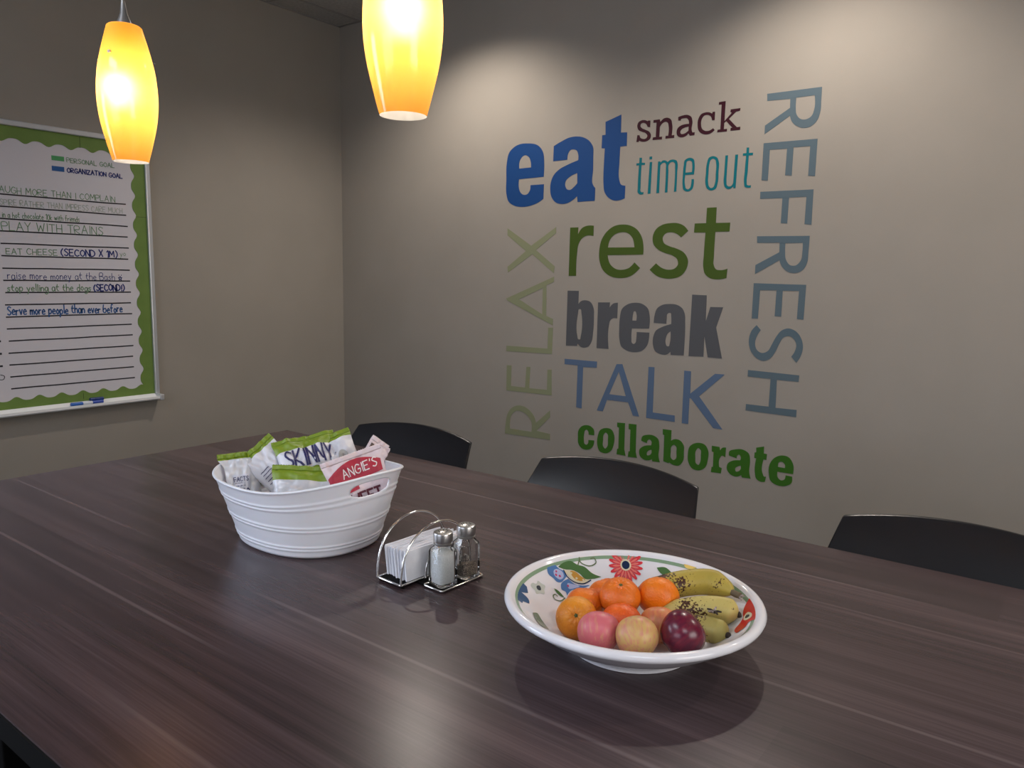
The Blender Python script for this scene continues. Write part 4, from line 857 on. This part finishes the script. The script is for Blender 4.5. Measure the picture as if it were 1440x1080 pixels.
b.patch('red_banner', -.95, .90, .12, .90, BRed, 0, .0006, lambda i, j: (-.95+1.85*i, .40+.28*sin(pi*i)*(1 if j > 0 else 1)*(j*1.0) - .10*(1-i) + .34*j))
b.text("ANGIE'S", -.45, .75, .50, .26, .0020, BLite, .06); b.text('SWEET', -.66, .62, -.36, .34, .0042, BMar, .0)
b.patch('printed_kernel', -.62, -.05, .05, .16, BRed, .08)
b = Bag('green', 'silver snack bag with a wide lime top at the front of the tub', .145, .120, [BSil, BGn], (.66, .99), .040, 20)
b.lines(.15, .85, .05, .14, 2, .0016, BNavy, rb)

# ------------------------------------------------------------------ napkin and shaker rack
RK = (-.887, .937, TZ); RA = radians(-3)
rack = thing('condiment_rack', 'chrome wire rack holding paper napkins and two shakers', 'rack', RK, RA)
w_ = .0019
def wire(name, pts, r=w_, closed=False):
    bm = bmesh.new(); tube(bm, pts, r, 8, caps=not closed); return obj(name, bm, M_chrome, rack, smooth=True)
x0, x1, x2 = -.029, .030, .0935; y0, y1 = -.090, .072; zb = .006
def rect(xa, xb, ya, yb, z):
    c = .004; P_ = []
    for cx_, cy_, a0 in ((xb-c, yb-c, 0), (xa+c, yb-c, 90), (xa+c, ya+c, 180), (xb-c, ya+c, 270)):
        for k in range(4): a = radians(a0+30*k); P_.append((cx_+c*cos(a), cy_+c*sin(a), z))
    return P_ + [P_[0]]
wire('base_wire', rect(x0, x1, y0, y1, zb), w_, True)
wire('base_wire', rect(x1+.0175, x2-.003, -.0560, .0425, .0032), w_, True)
bm = bmesh.new(); box(bm, (x0+.002, y0+.002, zb-.0015), (x1-.002, y1-.002, zb+.0005)); box(bm, (x1, -.054, .0012), (x2-.005, .040, .0036)); obj('base_plate', bm, M_black, rack)
def hoop(x, ya, yb, h, r=w_, n=28, p=2.0):
    P_ = []
    for k in range(n+1):
        a = pi - pi*k/n; P_.append((x, (ya+yb)/2 + (yb-ya)/2*cos(a), zb + h*abs(sin(a))**.80))
    return P_
wire('hoop', hoop(x0, y0, y1, .094)); wire('hoop', hoop(x1, y0, y1, .090))
wire('shaker_hoop', hoop(x1+.005, -.040, .050, .052))
for fx, fy in ((x0+.004, y0+.006), (x1-.003, y0+.006), (x0+.004, y1-.006), (x2-.009, -.048), (x2-.006, .034)):
    bm = bmesh.new(); lathe(bm, [(.0005, 0), (.0035, 0), (.004, .001), (.004, zb-.002), (.0005, zb-.002)], 14, (fx, fy, 0)); obj('rubber_foot', bm, M_black, rack, smooth=40)
# folded napkins: leaning sheets
RM = Matrix.Translation(Vector(RK)) @ Matrix.Rotation(RA, 4, 'Z')
rn = random.Random(9)
NAP = 11
for k in range(NAP):
    a = x0 + .0055 + (x1-x0-.011)*k/(NAP-1); tk = .0040; lean = .10*(k/(NAP-1)-.5)
    sh = rn.uniform(-.003, .003); hh = .053 + rn.uniform(-.0025, .003); ln = .130 + rn.uniform(-.003, .003)
    bm = bmesh.new(); R = []
    n = 20; prof = [(-.5, 0), (-.5, .93), (-.28, 1.0), (.28, 1.0), (.5, .93), (.5, 0)]
    for i in range(n+1):
        y = -.076 + sh + ln*i/n; row = []
        for px, pz in prof:
            z = zb + .0012 + pz*hh; bow = .0016*sin(i*.35+k)*pz + .0035*(pz)*sin(pi*i/n)*0
            cr = .0 if 0 < i < n else .35
            flare = .006*(1-i/n)**3*(1-pz)*(-1 if k < NAP/2 else 1)*0
            row.append(((px*tk*(1-cr)) + bow*.5 + lean*.02*pz + flare, y + .004*(1-pz)*(1 if i == 0 else 0) - .006*sin(pi*pz)*(1 if i == 0 else 0), z))
        R.append(row)
    loft(bm, R, close=True, cap0=True, cap1=True)
    lab = 'white paper napkin on the outside of the stack, next to the shakers' if k == NAP-1 else 'white paper napkin on the outside of the stack, facing the tub' if k == 0 else 'folded white paper napkin inside the stack in the wire rack'
    o = obj('paper_napkin', bm, M_napkin, None, smooth=40); o.matrix_world = RM @ Matrix.Translation((a, 0, 0)); tag(o, lab, 'napkin', 'napkins in the wire rack')

def shaker(name, label, lx, ly, fill, fm, frac):
    c = RM @ Vector((lx, ly, .0042)); t = thing(name, label, 'shaker', c, radians(-9), 'glass shakers in the rack')
    hw = .0185
    def sq(r, z, p):   # rounded square ring
        out = []
        for k in range(40):
            a = 2*pi*k/40; ca, sa = cos(a), sin(a); q = (abs(ca)**p + abs(sa)**p)**(-1/p); out.append((r*q*ca, r*q*sa, z))
        return out
    outer = [(hw-.002, 0, 7), (hw, .002, 7), (hw, .056, 7), (hw-.001, .060, 6), (hw-.005, .0655, 4), (.0125, .069, 2.5), (.0125, .073, 2)]
    inner = [(.0105, .073, 2), (.0105, .068, 2.5), (hw-.008, .064, 4), (hw-.0030, .058, 5), (hw-.0030, .0050, 6), (hw-.006, .004, 5)]
    bm = bmesh.new(); loft(bm, [sq(*q) for q in outer+inner], cap0=True, cap1=True); obj('glass_jar', bm, M_glass, t, smooth=40)
    tp = .005 + .053*frac
    rings = [sq(hw-.0070, .0046, 5), sq(hw-.0034, .0056, 6), sq(hw-.0034, tp-.004, 5), sq(hw-.0036, tp, 5), sq(.004, tp+.003, 2)]
    if frac < .6:
        rings = [[(x, y, z + (.010*(x/.018) if z > .02 else 0)) for x, y, z in r] for r in rings]
    bm = bmesh.new(); loft(bm, rings, cap0=True, cap1=True); obj(fill, bm, fm, t, smooth=50)
    bm = bmesh.new(); lathe(bm, [(.0138, .0685), (.0156, .0688), (.0158, .0712), (.0146, .0720), (.0146, .0732), (.0160, .0740), (.0163, .0760), (.0163, .0865), (.0155, .0890), (.0135, .0902), (.0005, .0912)], 40)
    obj('metal_cap', bm, M_steelcap, t, smooth=32)
    for k in range(9):
        a = 2*pi*k/8; r = 0 if k == 8 else .0075; bm = bmesh.new(); lathe(bm, [(.0004, .0004), (.0009, .0003), (.0009, -.001), (.0004, -.001)], 8, (r*cos(a), r*sin(a), (.0909 if k < 8 else .0913))); obj('cap_hole', bm, M_black, t)
    return t
shaker('salt_shaker', 'square glass salt shaker with a steel cap, nearest the camera', .0690, -.0330, 'salt', M_salt, .93)
shaker('pepper_shaker', 'square glass pepper shaker with a steel cap, behind the salt', .0720, .0185, 'ground_pepper', M_pepper, .30)

# ------------------------------------------------------------------ fruit bowl
bcx, bcy = -.4822, .9235
def Zb(r): return .010 + (.056*((r-.06)/.105)**1.5 if r > .06 else 0)
bowl = thing('fruit_bowl', 'white ceramic bowl with painted flowers and a green band, holding fruit', 'bowl', (bcx, bcy, TZ))
prof = [(.0006, .0100)] + [(r, Zb(r)) for r in [.02, .04, .055] + [.06+.004*k for k in range(27)]]
prof += [(.1665, .0690), (.170, .0718), (.1745, .0725), (.178, .0705), (.1800, .0665), (.1785, .0625), (.172, .0580), (.155, .0455), (.130, .0290), (.105, .0150), (.094, .0085), (.090, .0050), (.089, .0006), (.087, 0), (.083, .0006), (.082, .0035), (.03, .0035), (.0006, .0035)]
bm = bmesh.new(); lathe(bm, prof, 128); obj('bowl_shell', bm, M_ceramic, bowl, smooth=60)
PAINT = {'cobalt': (.030, .085, .20), 'pale_sage': (.50, .54, .50), 'charcoal_paint': (.035, .045, .06), 'sky_blue': (.085, .19, .42), 'lavender': (.42, .47, .70), 'rose': (.50, .05, .14), 'leaf_green': (.075, .16, .055), 'cream_paint': (.66, .60, .42), 'ochre': (.52, .27, .05), 'navy_paint': (.012, .025, .07), 'olive_paint': (.14, .18, .09), 'straw': (.66, .50, .14), 'poppy': (.55, .035, .025), 'band_green': (.22, .33, .21), 'coral': (.62, .045, .06), 'coral_light': (.70, .18, .15)}
PM = {k: mat('paint_'+k, v, .15) for k, v in PAINT.items()}
def on_bowl(lift): return lambda x, y: (x, y, Zb(sqrt(x*x+y*y)) + lift)
def grid_in(l, step):
    xs = [p[0] for p in l]; ys = [p[1] for p in l]; out = []
    x = min(xs)+step*.5
    while x < max(xs):
        y = min(ys)+step*.5
        while y < max(ys):
            if inside((x, y), [l]): out.append((x, y))
            y += step
        x += step
    return out
lift = .0004
for kind, paint, s in MOTIFS:
    lift += .00002
    if kind == 'fill':
        l = catmull(parse(s)); obj('painted_motif', sheet([l], on_bowl(lift), None, grid_in(l, .0045)), PM[paint], bowl)
    else:
        p = catmull([(x, y, False) for x, y, c in parse(s)], False, 10); bm = bmesh.new(); ribbon(bm, p, .0017, on_bowl(lift)); obj('painted_motif', bm, PM[paint], bowl)
# red daisy
dcx, dcy = DAISY
for ring, (cc, n, ri, ro, wd) in enumerate((('coral', 18, .008, .0275, .0062), ('coral_light', 18, .007, .021, .0032))):
    for k in range(n):
        a = 2*pi*k/n; d_ = Vector((cos(a), sin(a))); q = Vector((-d_.y, d_.x)); c0 = Vector((dcx, dcy))
        sh = [c0+d_*ri-q*wd*.25, c0+d_*(ri*.4+ro*.6)-q*wd*.5, c0+d_*(ro*.93)-q*wd*.3, c0+d_*ro, c0+d_*(ro*.93)+q*wd*.3, c0+d_*(ri*.4+ro*.6)+q*wd*.5, c0+d_*ri+q*wd*.25]
        sh = [tuple(p) for p in sh if p.length < .1655]
        if len(sh) >= 3: obj('painted_petal', sheet([sh], on_bowl(lift+.00005+ring*.00005+(k % 2)*.00002), None, grid_in(sh, .004)), PM[cc], bowl)
l = [(dcx+.0085*cos(2*pi*k/24), dcy+.0085*sin(2*pi*k/24)) for k in range(24)]; obj('painted_motif', sheet([l], on_bowl(lift+.0002), None, grid_in(l, .003)), PM['cream_paint'], bowl)
l = [(dcx+.0062*cos(2*pi*k/24), dcy+.0062*sin(2*pi*k/24)) for k in range(24)]; obj('painted_motif', sheet([l], on_bowl(lift+.00025), None, grid_in(l, .003)), PM['navy_paint'], bowl)
bm = bmesh.new(); lathe(bm, [(.1600, Zb(.160)+.0003), (.1618, Zb(.1618)+.0005), (.1640, Zb(.164)+.0005), (.1652, Zb(.1652)+.0004)], 128); obj('painted_band', bm, PM['band_green'], bowl, smooth=True)

# ------------------------------------------------------------------ fruit
def orange_mat(name, c1, c2):
    m = mat(name, c1, .36, spec=.45, Subsurface_Weight=.05); noise_col(m, c1, c2, 30, bump=.75, bscale=380, bdist=.0012, lo=.4, hi=.62); return m
OM = [orange_mat('mandarin_peel_%s' % n, a, b) for n, a, b in (('golden', (.62, .20, .010), (.72, .27, .015)), ('orange', (.68, .135, .008), (.76, .18, .010)), ('red', (.72, .085, .008), (.78, .12, .010)), ('bright', (.76, .16, .004), (.82, .20, .006)))]
M_stem = mat('dry_stem', (.075, .085, .02), .8); M_stemd = mat('dark_stem', (.03, .018, .012), .8)
def fruit_mesh(kind, R, seed):
    bm = bmesh.new(); bmesh.ops.create_uvsphere(bm, u_segments=56, v_segments=36, radius=1)
    for v in bm.verts:
        p = v.co.normalized(); th = math.acos(max(-1, min(1, p.z))); az = math.atan2(p.y, p.x)
        if kind == 'mandarin':
            r = 1 + .02*noise.noise(p*1.3+Vector((seed, 0, 0))); zs = .88
            r -= .16*math.exp(-(th/.22)**2) + .10*math.exp(-((pi-th)/.25)**2)
            r -= .030*max(0, cos(az*10+seed))*math.exp(-((th-.36)/.30)**2) + .006*noise.noise(p*7+Vector((seed, 0, 0)))
        else:
            r = 1 + .03*noise.noise(p*1.2+Vector((seed, 0, 0))) + .02*cos(5*az+seed)*math.exp(-((pi-th)/.8)**2); zs = .94
            r -= .30*math.exp(-(th/.20)**2) + .14*math.exp(-((pi-th)/.22)**2); r += .025*math.exp(-((th-.8)/.5)**2)
            p = Vector((p.x*(1 + .06*p.z), p.y*(1+.06*p.z), p.z))
        v.co = Vector((p.x*r*R, p.y*r*R, p.z*r*R*zs))
    return bm
def place(o, x, y, z, axis):
    o.location = (bcx+x, bcy+y, TZ+z); o.rotation_mode = 'QUATERNION'; o.rotation_quaternion = Vector(axis).to_track_quat('Z', 'Y')
MAN = [('golden mandarin at the left front of the bowl, stem end facing out', -.0467, -.0705, .0476, .0288, 0, (.40, -.74, .54)),
       ('orange mandarin behind the golden one, mostly hidden', -.0654, -.0182, .0438, .0282, 1, (-.2, .3, .9)),
       ('orange mandarin at the back left, half hidden by the one with the visible stem', -.0600, .0310, .0430, .0278, 1, (-.5, .2, .8)),
       ('orange mandarin on top at the back, its green stem end up', -.0176, -.0032, .0639, .0290, 1, (.18, -.30, .93)),
       ('large bright orange mandarin next to the bananas', .0206, .0389, .0604, .0305, 3, (-.3, .6, .6)),
       ('deep red orange mandarin in the middle behind the pink apples', .0095, -.0465, .0500, .0280, 2, (-.3, .5, .7))]
for i, (lab, x, y, z, R, mi, ax) in enumerate(MAN):
    t = thing('mandarin', lab, 'mandarin', (0, 0, 0), 0, 'mandarins in the bowl'); place(t, x, y, z, ax)
    obj('peel', fruit_mesh('mandarin', R, i*2.3), OM[mi], t, smooth=True)
    bm = bmesh.new(); zt = R*.88*.83
    loft(bm, [[(r*(1+.35*(k % 2))*cos(2*pi*k/10), r*(1+.35*(k % 2))*sin(2*pi*k/10), zt+h_) for k in range(10)] for r, h_ in ((.0026, .0004), (.0022, .0012), (.0010, .0016), (.0006, .0020))], cap1=True, cap0=True); obj('stem_button', bm, M_stem, t)
def apple_mat(name, base, blush, scale, lo, hi, streak=(9, 9, 1.2), rough=.28):
    m = mat(name, base, rough, spec=.5, Subsurface_Weight=.05); noise_col(m, base, blush, scale, 3, streak, lo, hi); return m
AM = [apple_mat('apple_pink', (.58, .27, .15), (.58, .13, .16), 26, .22, .48, rough=.42), apple_mat('apple_blush', (.56, .35, .12), (.56, .20, .15), 30, .45, .70, rough=.42), apple_mat('apple_peach', (.62, .27, .09), (.60, .18, .09), 26, .35, .6, rough=.42), apple_mat('plum_red', (.090, .005, .024), (.17, .010, .028), 20, .38, .80, rough=.27)]
APP = [('pink apple at the front left, in front of the mandarins', .0050, -.0990, .0535, .0285, 0, (-.4, .5, .75)),
       ('yellow and pink streaked apple at the front middle', .0560, -.0900, .0590, .0280, 1, (-.5, .6, .6)),
       ('peach coloured apple tucked behind the dark red one', .0459, -.0080, .0420, .0270, 2, (-.3, .5, .8)),
       ('shiny dark red apple at the front right', .1005, -.0535, .0640, .0300, 3, (.55, .45, .60))]
for i, (lab, x, y, z, R, mi, ax) in enumerate(APP):
    t = thing('apple', lab, 'apple', (0, 0, 0), 0, 'apples in the bowl'); place(t, x, y, z, ax)
    obj('skin', fruit_mesh('apple', R*.97, 3+i*1.7), AM[mi], t, smooth=True)
    bm = bmesh.new(); tube(bm, [(0, 0, R*.50), (.0006, 0, R*.72), (.0018, .0006, R*.92)], .0009, 6); obj('stem', bm, M_stemd, t, smooth=True)
# bananas
def banana_mat(name, c1, c2, off):
    m = mat(name, c1, .48, spec=.35, Subsurface_Weight=.04); r = noise_col(m, c1, c2, 18, 3, lo=.3, hi=.7)
    tc = N(m, 'ShaderNodeTexCoord'); mp = N(m, 'ShaderNodeMapping'); mp.inputs['Location'].default_value = (off, off, 0); L(m, tc.outputs['Object'], mp.inputs['Vector'])
    n = N(m, 'ShaderNodeTexNoise'); n.inputs['Scale'].default_value = 330; n.inputs['Detail'].default_value = 3; L(m, mp.outputs[0], n.inputs['Vector'])
    n2 = N(m, 'ShaderNodeTexNoise'); n2.inputs['Scale'].default_value = 34; n2.inputs['Detail'].default_value = 2; L(m, mp.outputs[0], n2.inputs['Vector'])
    ad = N(m, 'ShaderNodeMath', operation='MULTIPLY_ADD'); ad.inputs[1].default_value = .9; L(m, n2.outputs['Fac'], ad.inputs[0]); L(m, n.outputs['Fac'], ad.inputs[2])
    # bruised speckles gather towards the middle of the fruit
    at = N(m, 'ShaderNodeAttribute'); at.attribute_name = 'speckle'; ad2 = N(m, 'ShaderNodeMath', operation='MULTIPLY_ADD'); ad2.inputs[1].default_value = .30; L(m, at.outputs['Fac'], ad2.inputs[0]); L(m, ad.outputs[0], ad2.inputs[2])
    cr = N(m, 'ShaderNodeValToRGB'); cr.color_ramp.elements[0].position = .0; cr.color_ramp.elements[1].position = 1
    mr = N(m, 'ShaderNodeMapRange'); mr.inputs[1].default_value = 1.15; mr.inputs[2].default_value = 1.23; L(m, ad2.outputs[0], mr.inputs[0])
    mx = N(m, 'ShaderNodeMix', data_type='RGBA'); L(m, mr.outputs[0], mx.inputs[0]); L(m, r.outputs[0], mx.inputs[6]); mx.inputs[7].default_value = (.055, .018, .010, 1)
    L(m, mx.outputs[2], B(m).inputs['Base Color']); return m
BM = [banana_mat('banana_ripe', (.36, .27, .045), (.44, .34, .07), .0), banana_mat('banana_pale', (.46, .36, .10), (.56, .47, .17), 1.3), banana_mat('banana_dull', (.34, .28, .07), (.44, .37, .12), 2.9)]
def banana(label, pts, R, m, tail, spk, blunt):
    c = Vector(pts[len(pts)//2]); t = thing('banana', label, 'banana', c, 0, 'bananas in the bowl')
    P_ = []; n = 40; K = [Vector(p)-c for p in pts]
    for i in range(n+1):
        s = i/n*(len(K)-1); k = min(int(s), len(K)-2); f = s-k; p0 = K[max(k-1, 0)]; p1 = K[k]; p2 = K[k+1]; p3 = K[min(k+2, len(K)-1)]
        P_.append(.5*((2*p1)+(p2-p0)*f+(2*p0-5*p1+4*p2-p3)*f*f+(3*p1-p0-3*p2+p3)*f**3))
    rings = []; prev = None; ns = 30
    for i, p in enumerate(P_):
        tt = i/n; tg = (P_[min(i+1, n)]-P_[max(i-1, 0)]).normalized()
        a = Vector((0, 0, 1)); a = (a-tg*a.dot(tg)).normalized(); b_ = tg.cross(a)
        e0 = min(1, (tt/.22))**.5 if tt > 0 else .25; e1 = min(1, ((1-tt)/blunt))**.55 if tt < 1 else .0
        r = R*max(.22, e0)*max(.24, e1)
        rings.append([p + (a*cos(2*pi*k/ns) + b_*sin(2*pi*k/ns))*r*(1+.045*cos(5*2*pi*k/ns)) for k in range(ns)])
    bm = bmesh.new(); loft(bm, rings, cap0=True, cap1=True)
    o = obj('peel', bm, m, t, smooth=60, mods='raw'); at = o.data.attributes.new('speckle', 'FLOAT', 'POINT')
    for i in range(len(rings)):
        tt = i/n; v = math.exp(-((tt-spk)/.17)**2)
        for k in range(ns): at.data[i*ns+k].value = v*(.55+.45*cos(2*pi*k/ns - .4))
    e = P_[-1]; d_ = (P_[-1]-P_[-3]).normalized()
    bm = bmesh.new(); pt = [e - d_*.004, e + d_*tail*.5, e + d_*tail + Vector((0, 0, .001))]
    tube(bm, pt, lambda q: R*(.26 - .02*q), 9); obj('stem_end', bm, M_stemd if tail < .012 else M_tip, t, smooth=True)
    for q in range(4 if tail >= .012 else 0):
        bm = bmesh.new(); a = q*1.6; s0 = e + d_*tail; tube(bm, [s0 - d_*.002, s0 + d_*.004 + Vector((.004*cos(a), .004*sin(a), .004*sin(a+.8)))], lambda z: .0016*(1-.6*z), 6); obj('torn_skin', bm, M_tip2, t, smooth=True)
    return t
M_tip = mat('banana_tip', (.12, .085, .045), .7); M_tip2 = mat('torn_banana_skin', (.34, .28, .25), .8); noise_col(M_tip2, (.06, .03, .03), (.45, .38, .36), 300)
banana('speckled banana lying furthest back against the rim', BANANAS[0], .0185, BM[0], .014, .33, .20)
banana('middle banana with a pale blunt end', BANANAS[1], .0175, BM[1], .003, .38, .16)
banana('short dull banana lowest beside the dark red apple', BANANAS[2], .0165, BM[2], .004, .30, .14)
# torn stem crowns lying on the lower banana
for i, (x, y, z) in enumerate([(-.372, .947, .8285)]):
    t = thing('banana_stem_crown', 'torn brown and white banana stem piece resting on the lowest banana', 'banana stem', (x, y, z))
    for k in range(5):
        a = k*1.3+.4; bm = bmesh.new(); tube(bm, [(0, 0, 0), (.005*cos(a), .005*sin(a), .002), (.010*cos(a), .010*sin(a), .0015+.002*(k % 2))], lambda q: .0022*(1-.5*q), 7); obj('torn_skin', bm, M_tip2 if k % 2 else M_stemd, t, smooth=True)
